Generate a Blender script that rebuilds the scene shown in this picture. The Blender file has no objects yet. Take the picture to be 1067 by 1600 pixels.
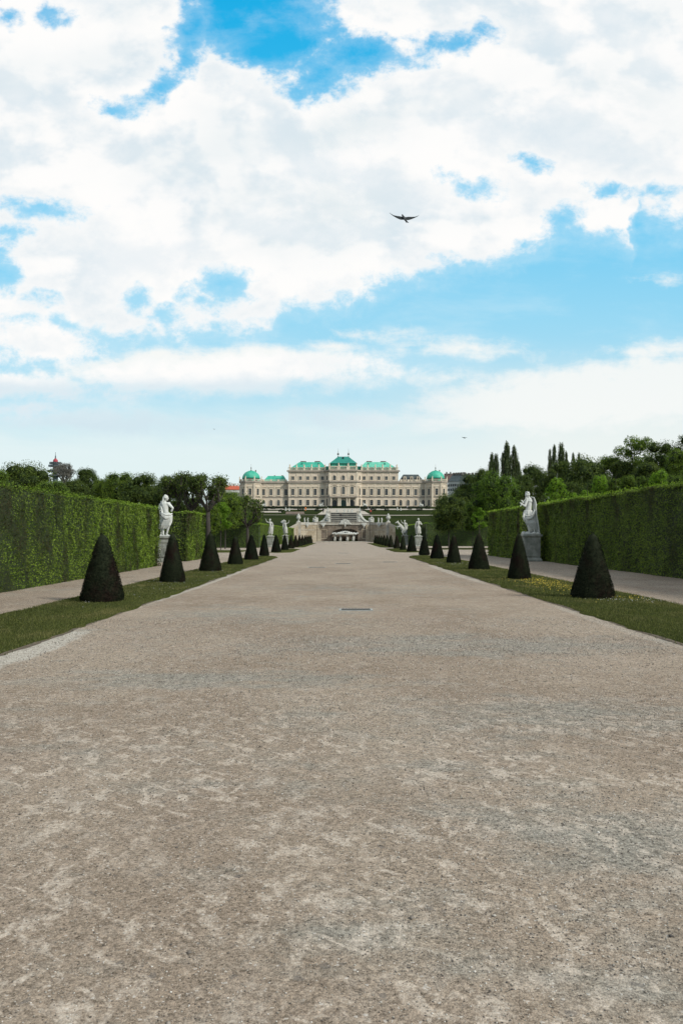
import bpy, bmesh, math, random
import numpy as np
from mathutils import Vector, Matrix
R=math.radians; PI=math.pi
sc=bpy.context.scene; COL=sc.collection
F=1290.0; CX=532.0; HY=836.5; EYE=1.6
def WX(px,Y): return (px-CX)*Y/F
def WZ(py,Y): return EYE+(HY-py)*Y/F
def at(px,py,Y): return Vector((WX(px,Y),Y,WZ(py,Y)))
# ---------------------------------------------------------------- materials
def newmat(name):
    m=bpy.data.materials.new(name); m.use_nodes=True
    nt=m.node_tree; b=nt.nodes['Principled BSDF']; return m,nt,b
class NT:
    def __init__(s,nt): s.nt=nt
    def n(s,t,**k):
        o=s.nt.nodes.new(t)
        for a,v in k.items(): setattr(o,a,v)
        return o
    def put(s,sock,v):
        if isinstance(v,(int,float,tuple,list)): sock.default_value=v
        else: s.nt.links.new(v,sock)
    def m(s,op,a,b=0.0,c=None,clamp=False):
        o=s.n('ShaderNodeMath',operation=op); o.use_clamp=clamp
        s.put(o.inputs[0],a); s.put(o.inputs[1],b)
        if c is not None: s.put(o.inputs[2],c)
        return o.outputs[0]
    def mix(s,f,a,b,blend='MIX'):
        o=s.n('ShaderNodeMix',data_type='RGBA',blend_type=blend)
        s.put(o.inputs[0],f); s.put(o.inputs[6],a if not isinstance(a,tuple) else (*a,1)[:4]); s.put(o.inputs[7],b if not isinstance(b,tuple) else (*b,1)[:4])
        return o.outputs[2]
    def noise(s,vec,scale,detail=4,rough=.55,dist=0.0):
        o=s.n('ShaderNodeTexNoise'); o.inputs['Scale'].default_value=scale; o.inputs['Detail'].default_value=detail
        o.inputs['Roughness'].default_value=rough; o.inputs['Distortion'].default_value=dist
        if vec is not None: s.nt.links.new(vec,o.inputs['Vector'])
        return o.outputs['Fac']
    def map(s,vec,scale=(1,1,1),rot=(0,0,0),loc=(0,0,0)):
        o=s.n('ShaderNodeMapping'); o.inputs['Scale'].default_value=scale; o.inputs['Rotation'].default_value=rot; o.inputs['Location'].default_value=loc
        s.nt.links.new(vec,o.inputs['Vector']); return o.outputs[0]
    def ss(s,x,a,b,lo=0.0,hi=1.0):
        o=s.n('ShaderNodeMapRange',interpolation_type='SMOOTHSTEP'); s.put(o.inputs[0],x)
        o.inputs[1].default_value=a; o.inputs[2].default_value=b; o.inputs[3].default_value=lo; o.inputs[4].default_value=hi
        return o.outputs[0]
    def ramp(s,x,stops,interp='LINEAR'):
        o=s.n('ShaderNodeValToRGB'); e=o.color_ramp.elements; o.color_ramp.interpolation=interp
        while len(e)<len(stops): e.new(.5)
        for el,(p,c) in zip(e,stops):
            el.position=p; el.color=(c,c,c,1) if isinstance(c,(int,float)) else (*c,1)[:4]
        s.put(o.inputs[0],x); return o.outputs[0]
    def bump(s,h,strength,dist=.01):
        o=s.n('ShaderNodeBump'); o.inputs['Strength'].default_value=strength; o.inputs['Distance'].default_value=dist
        s.nt.links.new(h,o.inputs['Height']); return o.outputs[0]
def pos(t): return t.n('ShaderNodeNewGeometry').outputs['Position']
def objc(t): return t.n('ShaderNodeTexCoord').outputs['Object']

def stone(name,c,var=.25,scale=1.0,rough=.85,dirt=None,bump=.4):
    m,nt,b=newmat(name); t=NT(nt); p=objc(t)
    n1=t.noise(p,scale*1.3,6,.65); n2=t.noise(t.map(p,(1,1,.25)),scale*3,4)
    d=dirt or tuple(x*(1-var*1.6) for x in c)
    f=t.ss(t.m('ADD',t.m('MULTIPLY',n1,.6),t.m('MULTIPLY',n2,.4)),.35,.68)
    col=t.mix(f,d,c); nt.links.new(col,b.inputs['Base Color']); b.inputs['Roughness'].default_value=rough
    nt.links.new(t.bump(n1,bump,.05/scale),b.inputs['Normal'])
    return m
def weathered(name,c,dirt):
    m,nt,b=newmat(name); t=NT(nt); p=objc(t); n1=t.noise(p,3,6,.65); n2=t.noise(t.map(p,(6,6,1.2)),1,5,.6)
    pt=t.n('ShaderNodeNewGeometry').outputs['Pointiness']  # curvature darkens the creases: dirt plus painted-in shading contrast
    f=t.m('ADD',pt,t.m('MULTIPLY',t.m('SUBTRACT',n1,.5),.10))
    col=t.mix(t.ss(f,.43,.52),dirt,c); col=t.mix(t.ss(n2,.5,.72,0,.55),col,tuple(x*.55 for x in c))
    nt.links.new(col,b.inputs['Base Color']); b.inputs['Roughness'].default_value=.85; nt.links.new(t.bump(n1,.4,.02),b.inputs['Normal']); return m
def leafmat(name,cols,patch=None,pscale=(1,1,1),trans=.25,pl=(.42,.6),spec=.25,objvar=.0):
    # cols: two leaf colours (random per leaf); patch: third colour that grows in patches
    m,nt,b=newmat(name); t=NT(nt)
    g=t.n('ShaderNodeNewGeometry'); r=g.outputs['Random Per Island']
    col=t.mix(t.ss(r,.1,.9),cols[0],cols[1])
    big=t.noise(t.map(g.outputs['Position'],(.35,.35,.35)),1.0,3)
    col=t.mix(t.ss(big,.35,.65,.0,.5),col,t.mix(1.0,col,(.6,.68,.6),'MULTIPLY'))
    if patch:
        pn=t.noise(t.map(g.outputs['Position'],pscale),1.0,4,.6)
        pn=t.m('ADD',pn,t.m('MULTIPLY',t.m('SUBTRACT',r,.5),.18))
        col=t.mix(t.ss(pn,pl[0],pl[1]),col,patch)
    if objvar:
        oi=t.n('ShaderNodeObjectInfo').outputs['Random']
        col=t.mix(t.m('MULTIPLY',oi,objvar),col,t.mix(1.0,col,(1.6,1.35,.8),'MULTIPLY'))
    nt.links.new(col,b.inputs['Base Color']); b.inputs['Roughness'].default_value=.65; b.inputs['Specular IOR Level'].default_value=spec
    tr=t.n('ShaderNodeBsdfTranslucent'); nt.links.new(t.mix(1.0,col,(1.3,1.5,.7),'MULTIPLY'),tr.inputs[0])
    mx=t.n('ShaderNodeMixShader'); mx.inputs[0].default_value=trans
    nt.links.new(b.outputs[0],mx.inputs[1]); nt.links.new(tr.outputs[0],mx.inputs[2])
    nt.links.new(mx.outputs[0],nt.nodes['Material Output'].inputs[0])
    return m
def plain(name,c,rough=.6,metal=0,spec=.5):
    m,nt,b=newmat(name); t=NT(nt); n=t.noise(objc(t),2.5,4)
    nt.links.new(t.mix(t.ss(n,.3,.7),tuple(x*.82 for x in c),c),b.inputs['Base Color'])
    b.inputs['Roughness'].default_value=rough; b.inputs['Metallic'].default_value=metal; b.inputs['Specular IOR Level'].default_value=spec
    return m
M={}
M['marble']=weathered('weathered_white_stone',(.54,.55,.51),(.10,.105,.09))
M['marble_far']=weathered('pale_statue_stone',(.43,.43,.385),(.15,.15,.13))
M['pedestal']=stone('pedestal_stone',(.33,.34,.30),.3,1.8,.9,(.17,.18,.155))
M['pal_wall']=stone('palace_plaster',(.60,.51,.40),.12,.25,.9,(.50,.42,.33),.1)
M['pal_trim']=stone('palace_trim',(.66,.57,.44),.15,.4,.9,(.48,.41,.31),.1)
M['pal_corn']=stone('palace_cornice_stone',(.36,.31,.25),.2,.4,.9,(.26,.22,.18),.1)
M['chimney']=stone('palace_chimney_stone',(.16,.15,.13),.2,.4)
M['white_frame']=plain('pale_window_frames',(.17,.175,.165),.6)
M['bark']=stone('bark',(.05,.042,.033),.3,3,.95)
M['bark_pale']=stone('bark_grey',(.16,.155,.13),.3,3,.95)
M['crag']=stone('base_rock',(.2,.2,.18),.4,3,.9,(.07,.07,.06))
# copper roofs
def copper(name,c1,c2):
    m,nt,b=newmat(name); t=NT(nt); p=objc(t)
    n=t.noise(t.map(p,(1,1,.3)),.6,5,.65); w=t.n('ShaderNodeTexWave'); w.inputs['Scale'].default_value=.55; w.inputs['Distortion'].default_value=0
    nt.links.new(t.map(p,(1,.0,.0)),w.inputs[0])
    col=t.mix(t.ss(n,.35,.7),c1,c2); col=t.mix(t.ss(w.outputs['Fac'],.9,1,0,.35),col,tuple(x*.6 for x in c1))
    nt.links.new(col,b.inputs['Base Color']); b.inputs['Roughness'].default_value=.6
    return m
M['copper']=copper('green_copper',(.02,.31,.20),(.07,.42,.29))
M['copper_pale']=copper('pale_green_copper',(.09,.42,.28),(.17,.52,.37))
M['copper_dark']=copper('dark_green_copper',(.012,.17,.13),(.025,.25,.18))
M['slate']=copper('dark_slate_roof',(.035,.05,.05),(.06,.075,.075))
M['red_tile']=plain('red_roof_tiles',(.42,.09,.04),.8)
M['brown_tile']=plain('brown_roof_tiles',(.10,.06,.05),.8)
M['render_white']=plain('pale_render',(.5,.5,.46),.9)
m,nt,b=newmat('window_glass'); t=NT(nt); n=t.noise(t.map(pos(t),(.12,.12,.12)),1,2)
nt.links.new(t.mix(t.ss(n,.4,.6),(.022,.026,.026),(.09,.092,.085)),b.inputs['Base Color']); b.inputs['Roughness'].default_value=.25; b.inputs['Specular IOR Level'].default_value=.35; M['glass']=m
m,nt,b=newmat('dark_doorway'); b.inputs['Base Color'].default_value=(.03,.032,.032,1); b.inputs['Roughness'].default_value=.5; M['dark']=m
m,nt,b=newmat('green_door'); t=NT(nt); n=t.noise(objc(t),3)
nt.links.new(t.mix(n,(.012,.05,.035),(.02,.065,.045)),b.inputs['Base Color']); M['green_door']=m
# ashlar
def ashlar(name,c1,c2,mort,bw=1.1,bh=.38,stain=(.5,.45,.4)):
    m,nt,b=newmat(name); t=NT(nt); p=pos(t)
    s=t.n('ShaderNodeSeparateXYZ'); nt.links.new(p,s.inputs[0]); c=t.n('ShaderNodeCombineXYZ')
    nt.links.new(t.m('ADD',s.outputs[0],s.outputs[1]),c.inputs[0]); nt.links.new(s.outputs[2],c.inputs[1])
    br=t.n('ShaderNodeTexBrick'); nt.links.new(c.outputs[0],br.inputs[0])
    br.inputs['Scale'].default_value=1; br.inputs['Brick Width'].default_value=bw; br.inputs['Row Height'].default_value=bh; br.inputs['Mortar Size'].default_value=.02
    br.inputs['Color1'].default_value=(*c1,1); br.inputs['Color2'].default_value=(*c2,1); br.inputs['Mortar'].default_value=(*mort,1)
    n=t.noise(t.map(p,(.5,.5,.35)),1.0,5,.65)
    col=t.mix(t.ss(n,.42,.62),br.outputs[0],t.mix(1.0,br.outputs[0],stain,'MULTIPLY'))
    nt.links.new(col,b.inputs['Base Color']); b.inputs['Roughness'].default_value=.9
    nt.links.new(t.bump(br.outputs['Fac'],.5,-.02),b.inputs['Normal'])
    return m
M['ashlar']=ashlar('pale_ashlar',(.40,.35,.26),(.33,.285,.21),(.2,.17,.13),stain=(.72,.68,.62))
M['ashlar_dark']=ashlar('stained_ashlar',(.20,.16,.12),(.16,.135,.105),(.08,.07,.05),stain=(.55,.52,.5))
M['cap']=stone('parapet_stone',(.42,.395,.335),.2,.8,.85,(.26,.24,.20))
M['step']=stone('cascade_step_stone',(.13,.13,.11),.3,.8,.8,(.05,.05,.045))
# foliage
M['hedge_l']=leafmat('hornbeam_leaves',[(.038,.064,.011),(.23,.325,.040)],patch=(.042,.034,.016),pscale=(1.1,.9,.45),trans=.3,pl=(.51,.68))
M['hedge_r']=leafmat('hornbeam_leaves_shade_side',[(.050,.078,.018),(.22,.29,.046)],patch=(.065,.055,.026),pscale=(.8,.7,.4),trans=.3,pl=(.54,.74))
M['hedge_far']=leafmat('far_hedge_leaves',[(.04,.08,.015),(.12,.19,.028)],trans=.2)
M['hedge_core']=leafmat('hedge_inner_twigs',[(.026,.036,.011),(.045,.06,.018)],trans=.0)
M['yew']=leafmat('yew_needles',[(.0055,.009,.0055),(.027,.032,.017)],patch=(.017,.010,.008),pscale=(2,2,1.2),trans=.0,pl=(.47,.7),spec=.03)
M['sunlit_rim']=leafmat('sunlit_rim_leaves',[(.12,.19,.02),(.26,.36,.05)],trans=.4)  # lighter leaf colour paints a sunlit rim along the hedge tops
M['tree_dark']=leafmat('dark_tree_leaves',[(.025,.046,.011),(.10,.142,.024)],trans=.2,objvar=.35)
M['tree_mid']=leafmat('mid_green_leaves',[(.046,.088,.013),(.16,.23,.030)],trans=.3,objvar=.3)
M['tree_bright']=leafmat('fresh_spring_leaves',[(.09,.17,.016),(.22,.36,.035)],trans=.4,objvar=.2)
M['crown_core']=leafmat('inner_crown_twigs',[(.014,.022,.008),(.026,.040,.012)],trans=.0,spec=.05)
M['tree_mid2']=leafmat('sunny_lime_leaves',[(.038,.078,.012),(.17,.265,.032)],trans=.35)
M['poplar']=leafmat('poplar_leaves',[(.045,.07,.026),(.12,.15,.055)],trans=.2)
M['shrub']=leafmat('box_leaves',[(.010,.018,.007),(.020,.032,.010)],trans=.1)
# ---------------------------------------------------------------- mesh builder
class MB:
    def __init__(s): s.v=[]; s.f=[]; s.mi=[]; s.cur=0; s.xf=Matrix()
    def mat(s,i): s.cur=i; return s
    def addv(s,pts):
        k=len(s.v); s.v.extend([tuple(s.xf@Vector(p)) for p in pts]); return k
    def addf(s,fs): 
        s.f.extend(fs); s.mi.extend([s.cur]*len(fs))
    def box(s,x0,x1,y0,y1,z0,z1):
        k=s.addv([(x0,y0,z0),(x1,y0,z0),(x1,y1,z0),(x0,y1,z0),(x0,y0,z1),(x1,y0,z1),(x1,y1,z1),(x0,y1,z1)])
        s.addf([tuple(k+i for i in q) for q in ((0,3,2,1),(4,5,6,7),(0,1,5,4),(1,2,6,5),(2,3,7,6),(3,0,4,7))]); return s
    def hexa(s,p):  # 8 points bottom 4 (ccw) top 4
        k=s.addv(p); s.addf([tuple(k+i for i in q) for q in ((0,3,2,1),(4,5,6,7),(0,1,5,4),(1,2,6,5),(2,3,7,6),(3,0,4,7))]); return s
    def prism(s,poly,axis,a,b):  # poly: list of 2d; extruded along axis 'y' (x,z) or 'z' (x,y)
        n=len(poly)
        mk=(lambda p,h:(p[0],h,p[1])) if axis=='y' else ((lambda p,h:(p[0],p[1],h)) if axis=='z' else (lambda p,h:(h,p[0],p[1])))
        k=s.addv([mk(p,a) for p in poly]+[mk(p,b) for p in poly])
        s.addf([tuple(range(k,k+n))[::-1],tuple(range(k+n,k+2*n))]+[(k+i,k+(i+1)%n,k+n+(i+1)%n,k+n+i) for i in range(n)]); return s
    def loft(s,rings,cap=True):
        n=len(rings[0]); ks=[s.addv(r) for r in rings]
        for a,b in zip(ks[:-1],ks[1:]): s.addf([(a+i,a+(i+1)%n,b+(i+1)%n,b+i) for i in range(n)])
        if cap: s.addf([tuple(range(ks[0],ks[0]+n))[::-1],tuple(range(ks[-1],ks[-1]+n))])
        return s
    def lathe(s,prof,c=(0,0,0),n=16,ph=0,sx=1,sy=1):
        return s.loft([[(c[0]+r*sx*math.cos(ph+2*PI*i/n),c[1]+r*sy*math.sin(ph+2*PI*i/n),c[2]+z) for i in range(n)] for r,z in prof])
    def tube(s,pts,rads,n=8):
        pts=[Vector(p) for p in pts]; rings=[]
        for i,p in enumerate(pts):
            d=(pts[min(i+1,len(pts)-1)]-pts[max(i-1,0)]).normalized()
            u=d.orthogonal().normalized() if i==0 else (u-d*u.dot(d)).normalized()
            w=d.cross(u); r=rads[i] if isinstance(rads,(list,tuple)) else rads
            rings.append([tuple(p+(u*math.cos(2*PI*k/n)+w*math.sin(2*PI*k/n))*r) for k in range(n)])
        return s.loft(rings)
    def cap(s,a,ra,b,rb,n=12):  # tapered capsule
        a=Vector(a); b=Vector(b); d=b-a; L=d.length
        d=d/L if L>1e-6 else Vector((0,0,1)); pts=[];rr=[]
        for k in (0.05,.35,.7): th=PI/2*(1-k); pts.append(a-d*ra*math.sin(th)); rr.append(ra*math.cos(th))
        pts+= [a,b]; rr+=[ra,rb]
        for k in (.7,.35,.05): th=PI/2*(1-k); pts.append(b+d*rb*math.sin(th)); rr.append(rb*math.cos(th))
        u=d.orthogonal().normalized(); w=d.cross(u)
        return s.loft([[tuple(p+(u*math.cos(2*PI*k/n)+w*math.sin(2*PI*k/n))*r) for k in range(n)] for p,r in zip(pts,rr)])
    def ell(s,c,r,rot=None,n=14,m=9):
        rot=rot or Matrix.Identity(3); c=Vector(c); rings=[]
        for j in range(m):
            th=-PI/2+PI*(j+.08)/(m-1+.16)
            rings.append([tuple(c+rot@Vector((r[0]*math.cos(th)*math.cos(2*PI*i/n),r[1]*math.cos(th)*math.sin(2*PI*i/n),r[2]*math.sin(th)))) for i in range(n)])
        return s.loft(rings)
    def build(s,name,mats,parent=None,smooth=False,loc=None):
        me=bpy.data.meshes.new(name); me.from_pydata(s.v,[],s.f)
        if not isinstance(mats,(list,tuple)): mats=[mats]
        for m in mats: me.materials.append(M[m] if isinstance(m,str) else m)
        if len(mats)>1: me.polygons.foreach_set('material_index',s.mi)
        if smooth: me.polygons.foreach_set('use_smooth',[True]*len(me.polygons))
        me.update()
        return link(name,me,parent,loc)
def link(name,me,parent=None,loc=None):
    o=bpy.data.objects.new(name,me); COL.objects.link(o)
    if parent: o.parent=parent
    if loc is not None: o.location=loc
    return o
def tag(o,label=None,cat=None,group=None,kind=None):
    if label: o['label']=label
    if cat: o['category']=cat
    if group: o['group']=group
    if kind: o['kind']=kind
    return o
def empty(name,loc,label,cat,group=None,rz=0):
    o=bpy.data.objects.new(name,None); COL.objects.link(o); o.location=loc; o.rotation_euler.z=rz; o.empty_display_size=.3
    return tag(o,label,cat,group)
def part(name,me,parent,loc=(0,0,0),rz=0,scale=None):
    o=link(name,me,parent,loc); o.rotation_euler.z=rz
    if scale: o.scale=scale
    return o
def remesh(ob,voxel,smooth=2):
    md=ob.modifiers.new('r','REMESH'); md.mode='VOXEL'; md.voxel_size=voxel; md.use_smooth_shade=True
    if smooth:
        sm=ob.modifiers.new('s','SMOOTH'); sm.iterations=smooth; sm.factor=.5
    dg=bpy.context.evaluated_depsgraph_get(); dg.update()
    me=bpy.data.meshes.new_from_object(ob.evaluated_get(dg)); ob.modifiers.clear()
    mats=list(ob.data.materials); ob.data=me
    if not me.materials:
        for m in mats: me.materials.append(m)
    return ob
rng=np.random.default_rng(7); random.seed(7)
def npmesh(name,V,Fq,mats,mi=None,smooth=False):
    V=np.asarray(V,dtype=np.float32).reshape(-1,3); Fq=np.asarray(Fq,dtype=np.int32); k=Fq.shape[1]; n=len(Fq)
    me=bpy.data.meshes.new(name); me.vertices.add(len(V)); me.vertices.foreach_set('co',V.ravel())
    me.loops.add(n*k); me.loops.foreach_set('vertex_index',Fq.ravel())
    me.polygons.add(n); me.polygons.foreach_set('loop_start',np.arange(0,n*k,k,dtype=np.int32))
    for m in mats: me.materials.append(M[m] if isinstance(m,str) else m)
    if mi is not None: me.polygons.foreach_set('material_index',np.asarray(mi,dtype=np.int32))
    if smooth: me.polygons.foreach_set('use_smooth',np.ones(n,dtype=bool))
    me.update(calc_edges=True); me.validate(); return me
def cards(P,N,size,jit=.7,rg=rng,asp=.62):
    n=len(P); N=N+rg.normal(0,jit,(n,3)); N/=np.linalg.norm(N,axis=1,keepdims=True)+1e-9
    A=rg.normal(0,1,(n,3)); U=np.cross(N,A); U/=np.linalg.norm(U,axis=1,keepdims=True)+1e-9; W=np.cross(N,U)
    s=(size*rg.uniform(.6,1.35,n))[:,None]
    b=N*s*.18
    V=np.stack([P-U*s*.5,P-W*s*.5*asp+b,P+U*s*.5,P+W*s*.5*asp+b],1).reshape(-1,3)
    return V,np.arange(n*4).reshape(-1,4)
def snoise(seed):
    r=np.random.default_rng(seed); ks=r.normal(0,1,(10,3)); ph=r.uniform(0,2*PI,10)
    def f(P,fr):
        P=np.asarray(P)*fr; s=0
        for k,p in zip(ks,ph): s=s+np.sin(P@k+p)
        return s/4.5
    return f
# ---------------------------------------------------------------- terrain
TP=[(-500,0),(196.9,0),(198.6,3.9),(206,4.1),(264,8.15),(416,15.1),(430,16.5),(520,16.5),(900,14),(4000,20)]
def TZ(y):
    return float(np.interp(y,[p[0] for p in TP],[p[1] for p in TP]))
def strip_mesh(name,x0,x1,y0,y1,dz,mat,nx=2,extra=()):
    ys=sorted(set([y0,y1]+[p[0] for p in TP if y0<p[0]<y1]+list(extra))); xs=np.linspace(x0,x1,nx)
    V=[(x,y,TZ(y)+dz) for y in ys for x in xs]; Fq=[(j*nx+i,j*nx+i+1,(j+1)*nx+i+1,(j+1)*nx+i) for j in range(len(ys)-1) for i in range(nx-1)]
    return npmesh(name,V,Fq,[mat])
# ground material (far lawn / earth)
m,nt,b=newmat('lawn_earth'); t=NT(nt); p=pos(t)
n1=t.noise(t.map(p,(.08,.08,.08)),1,4); n2=t.noise(p,3,5,.7)
col=t.mix(t.ss(n1,.35,.65),(.016,.025,.010),(.030,.040,.014)); col=t.mix(t.ss(n2,.3,.7,0,.5),col,(.042,.052,.02))
nt.links.new(col,b.inputs['Base Color']); b.inputs['Roughness'].default_value=1; b.inputs['Specular IOR Level'].default_value=0; M['lawn_far']=m
m,nt,b=newmat('short_lawn'); t=NT(nt); p=pos(t)
n1=t.noise(t.map(p,(.5,.3,.5)),1,4); n2=t.noise(p,25,4,.7); n3=t.noise(p,110,3,.7)
col=t.mix(t.ss(n1,.3,.7),(.040,.048,.014),(.072,.078,.024)); col=t.mix(t.ss(n2,.4,.75,0,.5),col,(.12,.12,.04)); col=t.mix(t.ss(t.noise(t.map(p,(1.2,.6,1),loc=(4,2,0)),1,5,.7),.5,.68,0,.6),col,(.13,.12,.05)); col=t.mix(t.ss(n3,.3,.7,.6,0),col,(.015,.028,.006))
nt.links.new(col,b.inputs['Base Color']); b.inputs['Roughness'].default_value=1; b.inputs['Specular IOR Level'].default_value=0; nt.links.new(t.bump(n3,.6,.02),b.inputs['Normal']); M['lawn']=m
M['blade']=leafmat('grass_blades',[(.038,.048,.012),(.135,.145,.04)],patch=(.17,.155,.06),pscale=(.9,.5,.6),trans=.25,pl=(.50,.72))
# gravel
def gravel(name,near=True):
    m,nt,b=newmat(name); t=NT(nt); p=pos(t)
    s=t.n('ShaderNodeSeparateXYZ'); nt.links.new(p,s.inputs[0]); X,Y=s.outputs[0],s.outputs[1]
    base1,base2=(.240,.189,.141),(.303,.248,.189)
    big=t.noise(t.map(p,(.35,.22,.35)),1,4,.6)
    col=t.mix(t.ss(big,.35,.65),base1,base2)
    # pinkish sand
    pk=t.noise(t.map(p,(.5,.3,.5),loc=(5,9,0)),1,3); col=t.mix(t.ss(pk,.5,.7,0,.35),col,(.30,.242,.19))
    # grey-green coarse chip areas
    cg=t.noise(t.map(p,(.30,.5,.3),loc=(3.1,1.7,0)),1,4,.6)
    def blob(cx,cy,rx,ry):
        a=t.m('POWER',t.m('DIVIDE',t.m('SUBTRACT',X,cx),rx),2.0); c=t.m('POWER',t.m('DIVIDE',t.m('SUBTRACT',Y,cy),ry),2.0)
        return t.m('MAXIMUM',t.m('SUBTRACT',1.0,t.m('ADD',a,c)),0.0)
    B=None
    for q in ((1.9,12.3,4.2,1.7),(1.0,7.4,2.6,1.1),(-1.6,9.2,2.4,.9),(-1.5,17,3,2.5),(1.6,4.2,1.0,.8),(.9,25,3,3),(.1,3.4,.7,.5)):
        bb=blob(*q); B=bb if B is None else t.m('MAXIMUM',B,bb)
    cg2=t.noise(t.map(p,(1.3,2.2,1),loc=(8,1,0)),1,6,.7); cgm=t.ss(t.m('ADD',t.m('ADD',t.m('MULTIPLY',cg,.45),t.m('MULTIPLY',cg2,.65)),t.m('MULTIPLY',B,.13)),.56,.74)
    col=t.mix(t.m('MULTIPLY',cgm,.62),col,(.225,.225,.195))
    # large dusty scuffs, broken and streaked
    def rotp(a,sx,sy,l): return t.map(t.map(t.map(p,(1,.5,1)),(1,1,1),rot=(0,0,a)),(sx*2.3,sy*2.3,1),loc=l)
    sc1=t.noise(rotp(.5,2.6,3.6,(0,0,0)),1.0,5,.62,.25); sc2=t.noise(rotp(-.5,3.2,4.8,(7,3,1)),1.0,5,.64,.3); sc3=t.noise(rotp(.35,2.0,8.5,(1,7,1)),1.0,5,.62,.3)
    msk=t.ss(t.noise(t.map(p,(.7,.9,.7),loc=(2,2,2)),1.6,4,.6),.34,.52)
    yf=t.ss(Y,10,5.5,.3,1.0)
    scm=t.m('MAXIMUM',t.m('MAXIMUM',t.ss(sc1,.54,.63),t.ss(sc2,.55,.64)),t.ss(sc3,.56,.65))
    scm=t.m('MULTIPLY',t.m('MULTIPLY',scm,msk),yf)
    fgr=t.noise(p,45,4,.75)
    scm2=t.m('MULTIPLY',scm,t.ss(fgr,.36,.56,.1,1.0))
    col=t.mix(t.m('MULTIPLY',scm2,.82),col,(.53,.455,.37))
    fb=t.noise(t.map(p,(3.2,1.9,1),loc=(4,4,0)),1,7,.75); col=t.mix(t.ss(fb,.50,.70,0,.6),col,(.36,.315,.26))
    # pale dusty verge
    def verge(cx,cy,rx,ry,s_):
        return t.m('MULTIPLY',t.ss(t.m('ADD',blob(cx,cy,rx,ry),t.m('MULTIPLY',t.m('SUBTRACT',fb,.5),1.2)),.15,.6),s_)
    v=t.m('MAXIMUM',verge(-4.4,11.6,.5,3.0,.6),verge(4.78,36,.35,11,.35))
    v=t.m('MAXIMUM',v,verge(4.9,15,.3,5,.2)); v=t.m('MAXIMUM',v,verge(-4.5,30,.3,14,.45))
    col=t.mix(v,col,(.47,.45,.39))
    # distant gravel is paler
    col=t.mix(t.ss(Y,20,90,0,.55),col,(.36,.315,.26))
    # grain
    g1=t.noise(p,140,4,.8); g2=t.noise(p,38,4,.8); g3=t.noise(t.map(p,(1,1,1),loc=(3,8,1)),11,8,.88)
    vo=t.n('ShaderNodeTexVoronoi'); vo.inputs['Scale'].default_value=95; nt.links.new(p,vo.inputs[0])
    vs=t.n('ShaderNodeSeparateColor'); nt.links.new(vo.outputs['Color'],vs.inputs[0]); vr=vs.outputs[0]
    vo2=t.n('ShaderNodeTexVoronoi'); vo2.inputs['Scale'].default_value=34; nt.links.new(p,vo2.inputs[0])
    vs2=t.n('ShaderNodeSeparateColor'); nt.links.new(vo2.outputs['Color'],vs2.inputs[0]); vr2=vs2.outputs[0]
    f=t.m('ADD',t.m('MULTIPLY',t.m('SUBTRACT',g1,.5),2.8),t.m('ADD',t.m('MULTIPLY',t.m('SUBTRACT',g2,.5),2.0),t.m('MULTIPLY',t.m('SUBTRACT',vr,.5),.55)))
    f=t.m('ADD',f,t.m('MULTIPLY',t.m('SUBTRACT',vr2,.5),t.m('ADD',.04,t.m('MULTIPLY',cgm,.35))))
    amp=t.m('SUBTRACT',1.0,t.m('MULTIPLY',scm,.55))
    f=t.m('ADD',f,t.m('MULTIPLY',t.m('SUBTRACT',g3,.5),2.0)); f=t.m('ADD',1.0,t.m('MULTIPLY',f,amp))
    f=t.m('MAXIMUM',f,.2)
    cc=t.n('ShaderNodeCombineXYZ'); 
    for i in range(3): nt.links.new(f,cc.inputs[i])
    vm=t.n('ShaderNodeVectorMath',operation='MULTIPLY'); nt.links.new(col,vm.inputs[0]); nt.links.new(cc.outputs[0],vm.inputs[1])
    # sparse dark and pale chips
    col2=t.mix(t.ss(vr2,.99,.995,0,.5),vm.outputs[0],(.10,.095,.09)); col2=t.mix(t.ss(vr,.985,.99,0,.5),col2,(.55,.52,.47))
    nt.links.new(col2,b.inputs['Base Color']); b.inputs['Roughness'].default_value=1; b.inputs['Specular IOR Level'].default_value=.0
    hh=t.m('ADD',t.m('MULTIPLY',g2,.6),t.m('ADD',t.m('MULTIPLY',g1,.3),t.m('MULTIPLY',vo.outputs['Distance'],-.3)))
    nt.links.new(t.bump(hh,.7,.012),b.inputs['Normal'])
    return m
M['gravel']=gravel('fine_gravel')
m,nt,b=newmat('pale_path_gravel'); t=NT(nt); p=pos(t); n=t.noise(p,.6,5,.7)
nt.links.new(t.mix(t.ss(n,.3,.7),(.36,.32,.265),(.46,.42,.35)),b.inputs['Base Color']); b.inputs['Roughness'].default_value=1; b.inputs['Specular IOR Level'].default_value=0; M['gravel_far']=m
M['brown_bed']=plain('brown_flower_bed',(.13,.085,.05),.95)
# ground sheets
g=link('ground',strip_mesh('ground',-2500,2500,-300,4000,-.04,'lawn_far',3)); tag(g,kind='structure')
mb=MB()
for (x0,x1,y0,y1) in ((-12.6,14.2,-30,57.5),(-60,60,57.5,122),(-11.6,13.4,122,196.8)):
    k=mb.addv([(x0,y0,0),(x1,y0,0),(x1,y1,0),(x0,y1,0)]); mb.addf([(k,k+1,k+2,k+3)])
tag(mb.build('gravel_path','gravel'),kind='structure')
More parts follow.
